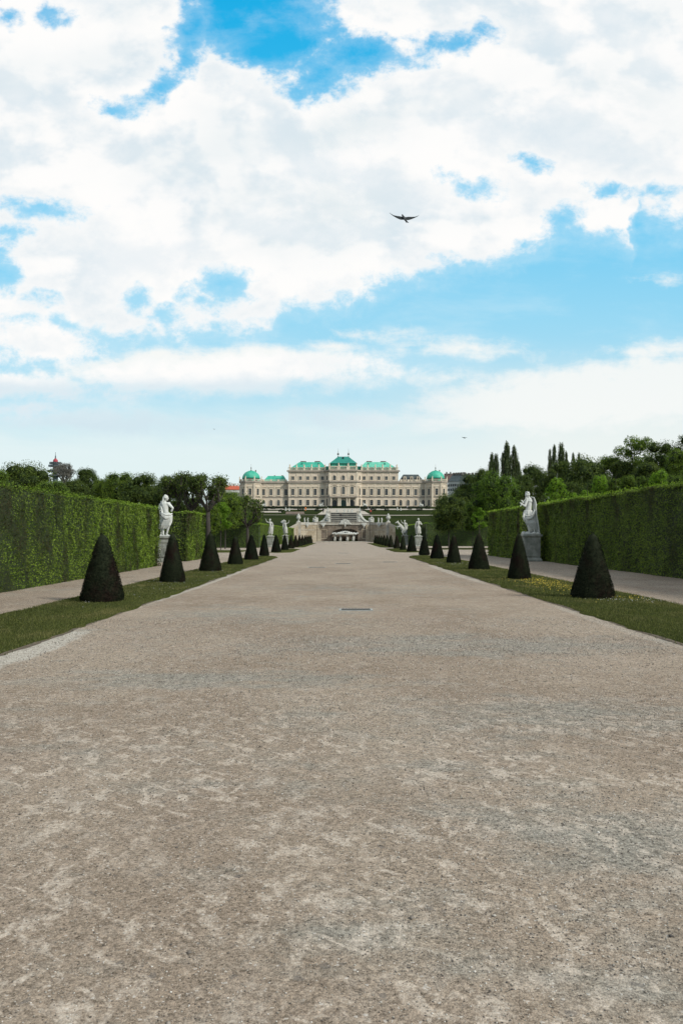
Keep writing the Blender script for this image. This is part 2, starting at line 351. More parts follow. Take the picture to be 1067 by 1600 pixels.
# lawn verges
def lawn(x0,x1,y0,y1,r0=0,r1=0,mat='lawn',seed=1,z=.035,wob=.085):
    rg=np.random.default_rng(seed); n=max(8,int((y1-y0)/.35)); ys=np.linspace(y0,y1,n); nz=snoise(seed)
    prof=[]
    for y in ys:
        def inset(r): return r
        a=0
        if r0 and y<y0+r0: a=max(a,1-math.sqrt(max(0,1-((y0+r0-y)/r0)**2)))
        if r1 and y>y1-r1: a=max(a,1-math.sqrt(max(0,1-((y-y1+r1)/r1)**2)))
        w=(x1-x0); l=x0+a*w*.5; r=x1-a*w*.5
        l+=wob*float(nz(np.array([[0,y,0]]),1.7)[0])+rg.normal(0,wob*.3); r+=wob*float(nz(np.array([[9,y,0]]),1.7)[0])+rg.normal(0,wob*.3)
        prof.append((l,r,y))
    V=[];
    for l,r,y in prof: V+= [(l-.03,y,-.01),(l+.03,y,z),(r-.03,y,z),(r+.03,y,-.01)]
    Fq=[(j*4+i,j*4+i+1,j*4+i+5,j*4+i+4) for j in range(n-1) for i in range(3)]
    o=link('lawn',npmesh('lawn',V,Fq,[mat])); return tag(o,kind='structure')
LW=[(-6.7,-4.54,-6,63.5,0,5,11),(5.0,7.72,-6,65,0,6,12),(-6.75,-4.6,75.5,97,3,4,13),(5.2,7.8,77,99,3,4,14),
    (-6.9,-4.9,108,168,4,4,15),(5.3,7.8,108,168,4,4,16),(-45,-9.6,76,88,1,1,17),(10.2,45,92,103,1,1,18)]
for q in LW: lawn(q[0],q[1],q[2],q[3],q[4],q[5],seed=q[6])
# soil / litter seam along the verge
M['litter']=stone('edge_soil',(.16,.12,.075),.4,8,.95,(.06,.045,.03))
def seam(xe,sgn,y0,y1,seed):
    rg=np.random.default_rng(seed); nz=snoise(seed+50); ys=np.arange(y0,y1,.12); V=[]
    nn=nz(np.stack([ys*0,ys,ys*0],1),1.1)
    for y,q in zip(ys,nn):
        w=max(.01,.055+.05*q+rg.normal(0,.015)); V+=[(xe-sgn*.05,y,.006),(xe+sgn*w,y,.006)]
    Fq=[(2*i,2*i+1,2*i+3,2*i+2) if sgn>0 else (2*i,2*i+2,2*i+3,2*i+1) for i in range(len(ys)-1)]
    o=link('soil_edge',npmesh('soil_edge',V,Fq,['litter'])); tag(o,kind='structure')
seam(-4.54,1,-6,60,3); seam(5.0,-1,-6,60,4)
# grass blades
def blades(name,regs,label):
    Vs=[]
    for (x0,x1,y0,y1,dens,h) in regs:
        n=int((x1-x0)*(y1-y0)*dens); P=np.stack([rng.uniform(x0,x1,n),rng.uniform(y0,y1,n),np.full(n,.033)],1)
        a=rng.uniform(0,2*PI,n); w=.006*(y0/12)**.5; d=np.stack([np.cos(a),np.sin(a),a*0],1)*w
        lean=rng.normal(0,.35,(n,2)); hh=h*rng.uniform(.5,1.3,n)
        T=P+np.stack([lean[:,0]*hh,lean[:,1]*hh,hh],1)
        Vs.append(np.stack([P-d,P+d,T],1).reshape(-1,3))
    V=np.concatenate(Vs); me=npmesh(name,V,np.arange(len(V)).reshape(-1,3),['blade'])
    tag(link(name,me),label,'grass',kind='stuff')
blades('grass',[(-6.74,-4.50,7,20,1100,.035),(-4.52,-4.36,7,34,140,.03),(-6.74,-4.52,20,34,650,.04),(-6.7,-4.55,34,60,260,.045)],'short green grass growing on the verge along the left hedge path')
blades('grass',[(4.97,7.75,8,20,1100,.035),(4.82,4.99,8,34,140,.03),(4.98,7.75,20,34,650,.04),(5.0,7.7,34,60,260,.045)],'short green grass growing on the verge along the right hedge path')
# flowers
def flowers(name,regs,mat,label,size=.02):
    Vs=[]
    for (cx,cy,rx,ry,n) in regs:
        P=np.stack([rng.normal(cx,rx,n),rng.normal(cy,ry,n),rng.uniform(.05,.09,n)],1)
        V,_=cards(P,np.tile([0,-.5,1.],(n,1)),size*(cy/20)**.5,.35,asp=1.0); Vs.append(V)
    V=np.concatenate(Vs); tag(link(name,npmesh(name,V,np.arange(len(V)).reshape(-1,4),[mat])),label,'flowers',kind='stuff')
M['yellow']=plain('yellow_petals',(.55,.42,.03),.6); M['whitep']=plain('white_petals',(.8,.8,.76),.6)
flowers('dandelion_patch',[(6.7,26.2,.42,1.9,420),(6.9,28.6,.35,1.2,120),(7.2,20.3,.25,.5,45),(6.4,23,.6,2,45)],'yellow','patch of small yellow flowers in the right verge between yew cones',.021)
flowers('daisies',[(6.7,19.9,.35,.35,60),(6.3,45,.5,2,50),(7.4,19.5,.3,.6,40),(-5.6,25,.7,4,70),(-5.3,28,.5,1.5,50),(-5.7,36,.5,1,25),(-5.7,13,.5,1.2,10),(-5.9,19.3,.3,.2,12)],'whitep','scattered tiny white daisies in the grass verges under the yew cones',.013)
# pebbles on the avenue
def pebbles():
    P=[];S=[]
    for (x0,x1,y0,y1,n,s0,s1) in ((-2.3,2.3,2.3,5,21000,.0014,.0052),(-4.2,4.6,5,9,22000,.0024,.0072),(-4.4,4.9,9,16,20000,.0045,.010),(-1.5,3.8,6.4,8.4,6000,.003,.007),(-1.5,4.6,11,13.2,5000,.005,.010),(-2.4,2.4,2.3,7,90,.007,.013),(.2,2.3,3,5.2,5000,.002,.006)):
        P.append(np.stack([rng.uniform(x0,x1,n),rng.uniform(y0,y1,n),np.zeros(n)],1)); S.append(s0+(s1-s0)*rng.random(n)**2.2)
    P=np.concatenate(P);S=np.concatenate(S);n=len(P)
    base=np.array([(1,0,0),(0,1,0),(-1,0,0),(0,-1,0),(0,0,.7),(0,0,-.5)],dtype=float)
    V=base[None]*(1+rng.normal(0,.22,(n,6,1)))*S[:,None,None]; a=rng.uniform(0,2*PI,n); ca,sa=np.cos(a)[:,None],np.sin(a)[:,None]
    V=np.stack([V[:,:,0]*ca-V[:,:,1]*sa,V[:,:,0]*sa+V[:,:,1]*ca,V[:,:,2]],2)+P[:,None,:]+np.array([0,0,1])*S[:,None,None]*.35
    f=np.array([(0,1,4),(1,2,4),(2,3,4),(3,0,4),(1,0,5),(2,1,5),(3,2,5),(0,3,5)])
    Fq=(f[None]+6*np.arange(n)[:,None,None]).reshape(-1,3)
    m,nt,b=newmat('loose_chips'); t=NT(nt); r=t.n('ShaderNodeNewGeometry').outputs['Random Per Island']
    nt.links.new(t.ramp(r,[(0,(.06,.052,.045)),(.3,(.14,.12,.10)),(.55,(.25,.22,.18)),(.8,(.38,.35,.30)),(1,(.62,.58,.52))]),b.inputs['Base Color']); b.inputs['Roughness'].default_value=.85
    tag(link('pebbles',npmesh('pebbles',V.reshape(-1,3),Fq,[m])),'loose grey and pale stone chips scattered over the gravel avenue','gravel',kind='stuff')
pebbles()
# drain covers set in the avenue
M['iron']=plain('worn_iron',(.085,.085,.08),.8,0,.2); M['kerbstone']=stone('drain_rim_stone',(.36,.37,.34),.2,4)
def drain(px,py,w,label):
    Y=F*EYE/(py-HY); r=empty('drain_cover',(WX(px,Y),Y,0),label,'drain cover','drain covers set in the avenue')
    d=w*.55
    f=MB(); f.box(-w/2-.05,w/2+.05,-d/2-.05,-d/2,-.02,.012).box(-w/2-.05,w/2+.05,d/2,d/2+.05,-.02,.012).box(-w/2-.05,-w/2,-d/2,d/2,-.02,.012).box(w/2,w/2+.05,-d/2,d/2,-.02,.012); f.build('rim','kerbstone',r)
    g_=MB(); n=9
    for i in range(n): x=-w/2+w*(i+.5)/n; g_.box(x-w/n*.32,x+w/n*.32,-d/2,d/2,-.01,.018)
    g_.box(-w/2,w/2,-.015,.015,-.01,.0205); g_.build('grate','iron',r)
drain(556,953,.62,'large flat iron drain cover nearest the camera in the gravel')
drain(495,886.5,.8,'iron drain cover in the gravel left of the centre line')
drain(609,878.3,.8,'iron drain cover in the gravel right of the centre line')
drain(536,880.8,.8,'iron drain cover on the centre line between two others')
drain(536,864.3,.9,'farthest iron drain cover on the centre line of the avenue')
# ---------------------------------------------------------------- hedges
def hedge(x0,x1,y0,y1,h,mat,label,faces,leaf=.055,dens=600,seed=0,z0=0.0,bulge=.1,group='clipped hornbeam hedges',hole=None):
    nz=snoise(seed+100); rg=np.random.default_rng(seed); Vs=[];Ms=[]
    cx,cy=(x0+x1)/2,(y0+y1)/2
    def surf(P,N):
        d=bulge*nz(P*np.array([1,1,.35]),.9)+bulge*.45*nz(P,3.1)+bulge*.25*nz(P,7.3)
        return P+N*d[:,None]
    spec={'+x':((x1,x1,y0,y1,z0,z0+h),(1,0,0)),'-x':((x0,x0,y0,y1,z0,z0+h),(-1,0,0)),'+y':((x0,x1,y1,y1,z0,z0+h),(0,1,0)),'-y':((x0,x1,y0,y0,z0,z0+h),(0,-1,0)),'top':((x0,x1,y0,y1,z0+h,z0+h),(0,0,1))}
    for f,dn in faces.items():
        b_,N=spec[f]; dims=[b_[1]-b_[0],b_[3]-b_[2],b_[5]-b_[4]]; ar=np.prod([d for d in dims if d>0]); n=int(ar*dens*dn)
        if n<=0: continue
        ex=[.12 if d>0 else 0 for d in dims]; P=np.stack([rg.uniform(b_[0]-ex[0],b_[1]+ex[0]+1e-9,n),rg.uniform(b_[2]-ex[1],b_[3]+ex[1]+1e-9,n),rg.uniform(b_[4],b_[5]+1e-9,n)],1); NN=np.tile(np.array(N,float),(n,1))
        P=surf(P,NN)+NN*(rg.uniform(-.05,.045,n)*(leaf/.055))[:,None]
        # size grows with distance so that far leaves still read
        sz=leaf*np.clip(P[:,1]/28,.75,2.2)
        V,_=cards(P,NN+np.array([0,0,.35]),sz,.55,rg); Vs.append(V)
    # wispy shoots on the top edges
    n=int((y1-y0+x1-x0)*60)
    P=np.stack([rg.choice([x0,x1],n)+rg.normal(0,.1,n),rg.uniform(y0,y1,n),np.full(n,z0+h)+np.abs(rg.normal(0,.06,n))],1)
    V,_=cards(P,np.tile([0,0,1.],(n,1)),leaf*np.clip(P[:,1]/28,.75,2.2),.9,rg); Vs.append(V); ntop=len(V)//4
    V=np.concatenate(Vs); nl=len(V)//4; Fq=np.arange(len(V)).reshape(-1,4)
    # core
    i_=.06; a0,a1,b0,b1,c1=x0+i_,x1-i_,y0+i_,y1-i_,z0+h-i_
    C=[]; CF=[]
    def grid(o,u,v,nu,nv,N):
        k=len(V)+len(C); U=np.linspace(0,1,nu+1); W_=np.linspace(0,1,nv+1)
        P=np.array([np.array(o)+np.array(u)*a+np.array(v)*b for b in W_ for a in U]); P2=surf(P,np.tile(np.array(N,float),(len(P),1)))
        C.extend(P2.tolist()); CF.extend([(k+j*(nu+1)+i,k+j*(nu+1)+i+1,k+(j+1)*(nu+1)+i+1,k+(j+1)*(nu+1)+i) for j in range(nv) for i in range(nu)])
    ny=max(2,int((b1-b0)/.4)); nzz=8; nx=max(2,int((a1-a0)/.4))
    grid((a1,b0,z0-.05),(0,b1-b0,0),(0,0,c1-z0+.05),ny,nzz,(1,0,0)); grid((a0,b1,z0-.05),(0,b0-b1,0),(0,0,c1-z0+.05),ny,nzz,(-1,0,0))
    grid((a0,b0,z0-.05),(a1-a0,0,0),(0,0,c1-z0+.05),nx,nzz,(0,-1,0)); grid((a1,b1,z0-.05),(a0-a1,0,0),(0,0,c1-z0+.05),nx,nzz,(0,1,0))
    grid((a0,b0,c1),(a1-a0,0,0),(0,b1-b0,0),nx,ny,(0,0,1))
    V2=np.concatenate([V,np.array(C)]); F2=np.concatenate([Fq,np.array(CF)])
    me=npmesh('hedge',V2,F2,[mat,'hedge_core','sunlit_rim'],np.concatenate([np.zeros(nl-ntop),np.full(ntop,2),np.ones(len(CF))]))
    return tag(link('hedge',me),label,'hedge',group)
hedge(-11.6,-9.45,7,43.0,3.0,'hedge_l','tall clipped green hedge nearest the camera on the left',{'+x':1,'top':.35,'+y':.6},dens=620,seed=1)
hedge(-11.6,-9.45,50.6,57,3.02,'hedge_l','short clipped hedge block just past the left marble statue',{'+x':.7,'top':.4,'-y':.5,'+y':.3},dens=480,seed=2,bulge=.07)
hedge(-13.2,-11.75,42,52,3.0,'hedge_l','hedge behind the recess that holds the left marble statue',{'+x':.6,'top':.4},dens=420,seed=3,bulge=.07)
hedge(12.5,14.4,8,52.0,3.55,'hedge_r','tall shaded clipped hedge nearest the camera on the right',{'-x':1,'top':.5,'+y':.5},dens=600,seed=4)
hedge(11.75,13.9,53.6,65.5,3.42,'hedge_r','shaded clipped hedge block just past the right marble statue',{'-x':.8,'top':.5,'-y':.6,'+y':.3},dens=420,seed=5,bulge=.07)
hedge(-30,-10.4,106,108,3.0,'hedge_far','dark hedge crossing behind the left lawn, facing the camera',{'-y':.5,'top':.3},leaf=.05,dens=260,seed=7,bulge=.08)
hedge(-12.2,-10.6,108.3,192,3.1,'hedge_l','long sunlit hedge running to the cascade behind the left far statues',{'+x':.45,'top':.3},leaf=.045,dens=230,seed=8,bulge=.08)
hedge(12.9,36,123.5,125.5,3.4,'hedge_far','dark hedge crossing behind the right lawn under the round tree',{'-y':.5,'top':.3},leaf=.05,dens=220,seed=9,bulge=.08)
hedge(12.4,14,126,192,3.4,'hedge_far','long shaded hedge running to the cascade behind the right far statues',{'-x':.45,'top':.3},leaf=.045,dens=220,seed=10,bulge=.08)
hedge(-24,-11.5,64,66,3.0,'hedge_l','sunlit hedge end seen through the opening beside the left avenue cones',{'+x':.6,'top':.3,'-y':.5,'+y':.3},leaf=.05,dens=330,seed=12,bulge=.08)
# ---------------------------------------------------------------- yew cones
PROF=[(0,.97),(.05,1.0),(.15,.93),(.37,.755),(.49,.64),(.65,.50),(.83,.33),(.92,.24),(.97,.185),(.99,.12),(1,.05)]
def cone_mesh(seed,detail,squash=1.0):
    rg=np.random.default_rng(seed); nz=snoise(seed)
    def rad(t,a):
        r=np.interp(t,[p[0] for p in PROF],[p[1] for p in PROF])*.5
        oc=1/np.cos(((a+seed)%(PI/4))-PI/8); return r*(0.93+.07*oc/1.08)
    n=int(9500*detail); t_=1-np.sqrt(rg.random(n)*.985+.015*rg.random(n)); a=rg.uniform(0,2*PI,n); t_=np.clip(t_,0,1)
    P=np.stack([np.cos(a),np.sin(a),t_],1); r=rad(t_,a)*(1+.035*nz(P,5)); P3=np.stack([r*np.cos(a),r*np.sin(a),t_*1.66+.02],1)
    N=np.stack([np.cos(a),np.sin(a),a*0+.45],1); P3+=N*rg.uniform(-.02,.012,n)[:,None]
    V,Fq=cards(P3,N,np.full(n,.034/detail**.5),.6,rg,.5)
    nt_=int(40*detail); a=rg.uniform(0,2*PI,nt_); Pt=np.stack([.03*np.cos(a),.03*np.sin(a),1.63+rg.uniform(-.03,.04,nt_)],1); V2,_=cards(Pt,np.tile([1.,0,0],(nt_,1)),.05,1.0,rg,.3)
    V=np.concatenate([V,V2]); 
    A=np.linspace(0,2*PI,33)[:-1]; T=np.linspace(0,1,20); C=[]
    for tt in T:
        rr=rad(tt,A)*(.965+.02*nz(np.stack([np.cos(A),np.sin(A),A*0+tt],1),5)); C.append(np.stack([rr*np.cos(A),rr*np.sin(A),A*0+tt*1.64],1))
    C=np.concatenate(C); k=len(V); CF=[(k+j*32+i,k+j*32+(i+1)%32,k+(j+1)*32+(i+1)%32,k+(j+1)*32+i) for j in range(19) for i in range(32)]
    Fall=np.concatenate([np.arange(k).reshape(-1,4),np.array(CF)])
    return npmesh('yew_cone',np.concatenate([V,C]),Fall,['yew'])
CM=[cone_mesh(21,1),cone_mesh(22,1),cone_mesh(23,.45),cone_mesh(24,.3)]
ORD=['nearest','second','third','fourth','fifth','sixth','seventh','eighth','ninth','tenth','eleventh','twelfth','thirteenth','fourteenth','fifteenth','sixteenth','seventeenth','farthest']
LC=[(160.5,19.75,1.02,.98),(270,27.7,.84,1.01),(329,36.3,.96,1.03),(368,44.7,.83,.93),(393,53,.91,1),(413,64.3,.80,1.02),(431.5,77.9,.92,1),(445,89,.82,1),(455,100.7,.86,1),(462,111.5,.8,1),(468,122,.8,1),(472.6,131,.8,1),(476.8,141,.8,1),(480,150,.8,1),(483,159,.8,1),(485.7,168,.8,1)]
RC=[(925.3,20.85,1.06,.99),(810.6,29.7,.82,1),(747.7,38.15,.96,1.0),(708.5,47.1,.83,.98),(682.5,55.5,.93,1),(662.6,66.6,.88,1),(643,80,.98,1),(629.5,90,.72,1),(619.6,100,.8,1),(610.5,111.5,.8,1),(604.8,121,.8,1),(600,130,.8,1),(596,139,.8,1),(592.4,148,.8,1),(589.2,157,.8,1),(586.4,166,.8,1)]
for side,L in (('left',LC),('right',RC)):
    for i,(px,Y,w,h) in enumerate(L):
        o=link('yew_cone',CM[(i+(side=='right'))%2 if Y<50 else (2 if Y<90 else 3)]); o.location=(WX(px,Y),Y,.02); o.scale=(w,w,h); o.rotation_euler.z=random.uniform(0,6)
        od=ORD[i] if i<len(L)-1 else 'farthest'
        tag(o,f'dark clipped yew cone on the grass, {od} from the camera in the {side} row','yew cone',f'yew cones in the {side} row')
exec_after=[]
# ---------------------------------------------------------------- statues
def hand(mb,w,d,s,curl=.5):
    # w wrist, d direction, s hand length
    w=Vector(w); d=Vector(d).normalized(); u=d.orthogonal().normalized(); n=d.cross(u)
    pc=w+d*s*.25; mb.cap(w,s*.13,w+d*s*.45,s*.2,8)
    for k,(o_,L) in enumerate(((-.17,.42),(-.06,.5),(.06,.47),(.17,.36))):
        a=w+d*s*.45+u*s*o_; b=a+d*s*L*.5+n*s*.05; mb.cap(a,s*.055,b,s*.05,6); mb.cap(b,s*.05,b+(d*(1-curl)+n*curl).normalized()*s*L*.5,s*.04,6)
    a=w+d*s*.15-u*s*.15; b=a+(d-u).normalized()*s*.28; mb.cap(a,s*.065,b,s*.055,6); mb.cap(b,s*.055,b+(d*.8+n*.6).normalized()*s*.2,s*.045,6)
def head(mb,c,s,face,hair=1,beard=0,bun=0):
    # s: head height; face: unit direction
    c=Vector(c); f=Vector(face).normalized(); up=Vector((0,0,1)); r=f.cross(up).normalized(); up=r.cross(f).normalized()
    rot=Matrix((r,f,up)).transposed()
    P=lambda x,y,z:c+rot@Vector((x*s,y*s,z*s))
    mb.ell(c,(s*.34,s*.40,s*.46),rot); mb.ell(P(0,.12,-.22),(s*.24,s*.27,s*.27),rot,10,7)
    mb.cap(P(0,.36,.02),s*.03,P(0,.46,-.11),s*.055,6)           # nose
    mb.cap(P(-.17,.33,.07),s*.045,P(.17,.33,.07),s*.045,6)      # brow
    mb.cap(P(-.08,.37,-.22),s*.035,P(.08,.37,-.22),s*.035,6)    # lips
    mb.ell(P(0,.32,-.36),(s*.09,s*.07,s*.07),rot,8,6)           # chin
    for q in (-1,1):
        mb.ell(P(q*.34,0,-.05),(s*.04,s*.08,s*.11),rot,8,6); mb.ell(P(q*.13,.34,-.01),(s*.05,s*.03,s*.03),rot,8,6)
    rg=random.Random(int(abs(c.x*100))+5)
    if hair:
        for i in range(26):
            a=rg.uniform(PI*.95,PI*2.05); e=rg.uniform(-.25,1.3); x=math.cos(a)*math.cos(e)*.36; y=math.sin(a)*math.cos(e)*.4+.02; z=math.sin(e)*.46
            mb.ell(P(x,y,z),(s*.11,s*.1,s*.1),rot,8,6)
    for i in range(beard): 
        mb.ell(P(rg.uniform(-.18,.18),rg.uniform(.2,.38),rg.uniform(-.62,-.3)),(s*.1,s*.1,s*.13),rot,8,6)
    if bun: mb.ell(P(0,-.38,.1),(s*.2,s*.2,s*.2),rot,8,6)
def fold_rings(path,nf=9,amp=.12,n=64,seed=0,twist=.6):
    # path: list of (center, rx, ry); folded cloth tube
    rings=[]; r_=random.Random(seed); ph=[r_.uniform(0,6) for _ in range(3)]; fine=[]
    for j in range(len(path)-1):
        for k in range(7):
            u=k/7; a_,b_=path[j],path[j+1]; fine.append((j+u,Vector(a_[0]).lerp(Vector(b_[0]),u),a_[1]+(b_[1]-a_[1])*u,a_[2]+(b_[2]-a_[2])*u,a_[3]+(b_[3]-a_[3])*u))
    fine.append((len(path)-1,Vector(path[-1][0]),*path[-1][1:]))
    for j,c,rx,ry,am in fine:
        q=[]
        for i in range(n):
            a=2*PI*i/n; f=1+am*1.5*((1-2*abs(math.sin((nf*.5)*a+ph[0]+twist*j*.8)))*.65+math.sin((nf+5)*a+ph[1]+twist*j*1.5)*.25)
            q.append((c[0]+rx*f*math.cos(a),c[1]+ry*f*math.sin(a),c[2]))
        rings.append(q)
    return rings
def statue_left():
    # turned away to the right, cloth slung round the hips; local metres, z=0 on the pedestal
    J=lambda zx,zy,y=0: Vector(((zx-430)/300,y,(880-zy)/300))
    b=MB()
    neck=J(425,255); hd=J(443,195)
    head(b,hd,.37,(.93,.25,-.1),1,0,0)
    for k in range(7): b.cap(J(405-k*2,190+k*12,-.05),.055,J(402-k*3,215+k*12,-.08),.05,8)  # long hair down the nape
    b.cap(neck,.075,hd,.07); b.cap(J(370,300,.03),.1,J(480,305,-.02),.105); b.cap(J(425,300),.15,J(435,400),.135,14)
    b.cap(J(400,310,-.02),.13,J(430,420),.13,14); b.cap(J(455,320),.12,J(450,420),.12,14)
    b.cap(J(440,400),.13,J(450,500),.17,14); b.ell(J(475,520,.0),(.23,.2,.22)); b.ell(J(420,520),(.2,.19,.2))
    # right arm folded over the chest
    b.cap(J(490,310,-.04),.085,J(568,380,-.06),.068); b.cap(J(568,380,-.06),.066,J(515,312,.1),.045); hand(b,J(515,312,.1),(-.3,.1,.8),.2)
    b.cap(J(545,430,-.02),.06,J(568,385,-.06),.06)
    # left arm back, holding the cloth
    b.cap(J(365,300,.05),.08,J(335,375,.1),.065); b.cap(J(335,375,.1),.06,J(350,290,.18),.045); hand(b,J(350,290,.18),(0,.2,1),.18)
    # legs
    b.cap(J(400,560,-.02),.15,J(395,700),.1,12); b.cap(J(480,560),.16,J(500,680,-.08),.115,12)
    b.cap(J(395,700),.085,J(395,840),.055); b.cap(J(500,680,-.08),.09,J(455,845,-.0),.055); b.cap(J(365,740,.05),.07,J(358,850,.05),.055)
    b.cap(J(395,855),.05,J(425,872,-.1),.035); b.cap(J(455,855),.055,J(520,878,-.05),.035); b.cap(J(358,850,.05),.06,J(345,872,0),.04)
    # cloth
    b.loft(fold_rings([(J(445,470),.20,.19,.03),(J(452,520),.285,.24,.07),(J(462,575),.30,.25,.10),(J(460,640),.27,.23,.13),(J(440,700),.235,.2,.16),(J(412,752),.2,.17,.2)],8,1,seed=3))
    for k,(z0,z1) in enumerate(((440,500),(465,535),(490,560))):   # slung rolls across the hip
        pts=[J(345,z0-15,-.1),J(385,z0+25,-.24),J(450,z1+5,-.28),J(520,z1,-.22),J(560,z1-20,-.05)]
        b.tube(pts,[.05,.06,.055,.05,.045],8)
    for k in range(6):   # hanging back cloth at the left
        x=322+k*10; b.tube([J(x+8,300+k*8,.06-.02*k),J(x-8,370,.08-.03*k),J(x+16,450,.04-.03*k),J(x+24,560,0-.02*k),J(x+6,690,0-.02*k),J(x-2+k*2,760-k*6,0)],[.035,.045,.05,.05,.045,.02],7)
    for k in range(7):   # falling folds
        b.tube([J(545-k*18,520,-.2),J(540-k*20,600,-.24),J(500-k*20,680,-.2),J(455-k*16,745,-.15)],[.02,.03,.03,.012],6)
    b.box(-.42,.38,-.3,.3,-.0,.05)
    return b
def statue_right():
    # bearded piper facing left, long cloak hanging behind
    J=lambda zx,zy,y=0: Vector(((zx-400)/289,y,(930-zy)/289))
    b=MB()
    hd=J(345,225); head(b,hd,.37,(-.85,-.45,-.3),1,12,0)
    for a in range(9): b.ell(J(345+22*math.cos(a*.7),182+6*math.sin(a*2),.07*math.sin(a*.7)),(.06,.06,.05),None,8,6)  # wreath
    b.cap(J(365,270),.085,hd,.075); b.cap(J(345,300,.0),.12,J(415,305,.05),.12); b.cap(J(378,310),.17,J(370,430),.155,14); b.cap(J(370,410),.15,J(360,510),.18,14)
    b.cap(J(352,330,-.08),.1,J(395,340,-.08),.1)
    b.cap(J(335,305,-.08),.085,J(292,428,-.2),.068); b.cap(J(292,428,-.2),.066,J(235,395,-.22),.048); hand(b,J(235,395,-.22),(-.5,0,.7),.2,.8)
    b.cap(J(350,310,.1),.085,J(300,390,.1),.07); b.cap(J(300,390,.1),.062,J(262,352,-.1),.045); hand(b,J(262,352,-.1),(-.4,-.2,.6),.2,.8)
    b.cap(J(205,430,-.3),.025,J(320,270,-.15),.018,8)       # pipe
    b.cap(J(330,560),.17,J(350,720,-.1),.11,12); b.cap(J(400,560),.16,J(430,740),.11,12)
    b.cap(J(365,720,-.1),.09,J(385,880,-.05),.06); b.cap(J(430,740),.09,J(450,870),.06); b.cap(J(385,890,-.05),.055,J(345,915,-.18),.04); b.cap(J(450,885),.055,J(420,915,-.12),.04)
    b.loft(fold_rings([(J(358,500),.23,.2,.03),(J(362,560),.32,.25,.07),(J(375,640),.34,.26,.1),(J(400,720),.31,.24,.13),(J(432,800),.28,.22,.16),(J(455,880),.27,.2,.2)],8,1,seed=5))
    for k in range(6):      # cloak from the head to the base
        o_=k*9; b.tube([J(395+o_*.3,262+k*4,.04*k-.1),J(448+o_*.1,276+k*7,.05*k-.16),J(476-o_*.75,360,.05*k-.16),J(484-o_*.8,480,.05*k-.16),J(490-o_*.7,600,.05*k-.22),J(515-o_*.9,740,.05*k-.24),J(536-o_*1.2,888,.05*k-.24)],[.025,.036,.036,.036,.034,.036,.03],7)
    for k,(a_,c_) in enumerate(((515,590),(540,620),(565,640))):  # belt rolls
        b.tube([J(270,a_+60,-.05),J(330,c_+22,-.27),J(400,c_,-.28),J(455,a_,-.18),J(470,a_-50,-.02)],[.04,.05,.05,.045,.04],8)
    for k in range(7): b.tube([J(285+k*22,640+k*3,-.24),J(325+k*22,720,-.28),J(365+k*20,800,-.24),J(385+k*20,872,-.2)],[.015,.03,.03,.015],6)
    b.tube([J(280,560,-.15),J(268,620,-.15),J(285,700,-.12)],[.05,.07,.03],8)
    for i in range(16): b.ell((random.uniform(-.42,.42),random.uniform(-.28,.28),random.uniform(.02,.12)),(.14,.12,.09),None,8,6)
    b.ell(J(510,900,.0),(.15,.2,.17)); b.box(-.48,.5,-.35,.35,0,.08)
    return b
def pedestal(parent,w,h,inset=.09):
    b=MB(); hw=w/2
    b.box(-hw-.05,hw+.05,-hw-.05,hw+.05,-.04,.12); b.loft([[(sx*a,sy*a,z) for sx,sy in ((-1,-1),(1,-1),(1,1),(-1,1))] for a,z in ((hw+.05,.12),(hw+.0,.17),(hw-.02,.22))])
    b.loft([[(sx*a,sy*a,z) for sx,sy in ((-1,-1),(1,-1),(1,1),(-1,1))] for a,z in ((hw-.06,.2),(hw-.03,h-.17))])
    b.loft([[(sx*a,sy*a,z) for sx,sy in ((-1,-1),(1,-1),(1,1),(-1,1))] for a,z in ((hw-.05,h-.2),(hw+.03,h-.14),(hw+.07,h-.10),(hw+.07,h))])
    b.build('pedestal','pedestal',parent)
    q=MB()   # raised frame of the inscription panel on each face
    for k in range(4):
        q.xf=Matrix.Rotation(k*PI/2,4,'Z'); y=-hw+.018; x=hw*.68; z0,z1=.34,h-.34
        q.box(-x,x,y-.015,y+.03,z0,z0+.05).box(-x,x,y-.015,y+.03,z1-.05,z1).box(-x,-x+.05,y-.015,y+.03,z0+.05,z1-.05).box(x-.05,x,y-.015,y+.03,z0+.05,z1-.05)
        rg=random.Random(4+k)
        for r_ in range(26):   # worn scrollwork relief
            a_=rg.uniform(0,2*PI); u_=rg.random()**.6; q.ell((x*.62*u_*math.cos(a_),y+.012,(z0+z1)/2+(z1-z0)*.38*u_*math.sin(a_)),(rg.uniform(.02,.06),.02,rg.uniform(.02,.06)),None,8,6)
    q.build('inscription_panel','pedestal',parent)
def statue(px,Y,z0,mbf,vox,label,w=.95,mat='marble',ph=None,grp='statues beside the avenue',scale=1.0,rz=0,smooth=1,wide=1.0):
    r=empty('statue',(WX(px,Y),Y,0),label,'statue',grp,rz)
    ph=ph if ph else z0
    pedestal(r,w,ph)
    o=mbf.build('figure',mat,r,True); remesh(o,vox,smooth); o.location=(0,0,ph); o.scale=(scale*wide,scale*wide,scale)
    return r
statue(258.5,49.2,1.56,statue_left(),.015,'white marble woman with cloth slung round her hips on a pedestal in the left hedge',.78)
statue(828.5,51,1.66,statue_right(),.015,'bearded white marble piper with a long cloak, on a pedestal in the right hedge',1.06,wide=1.04)
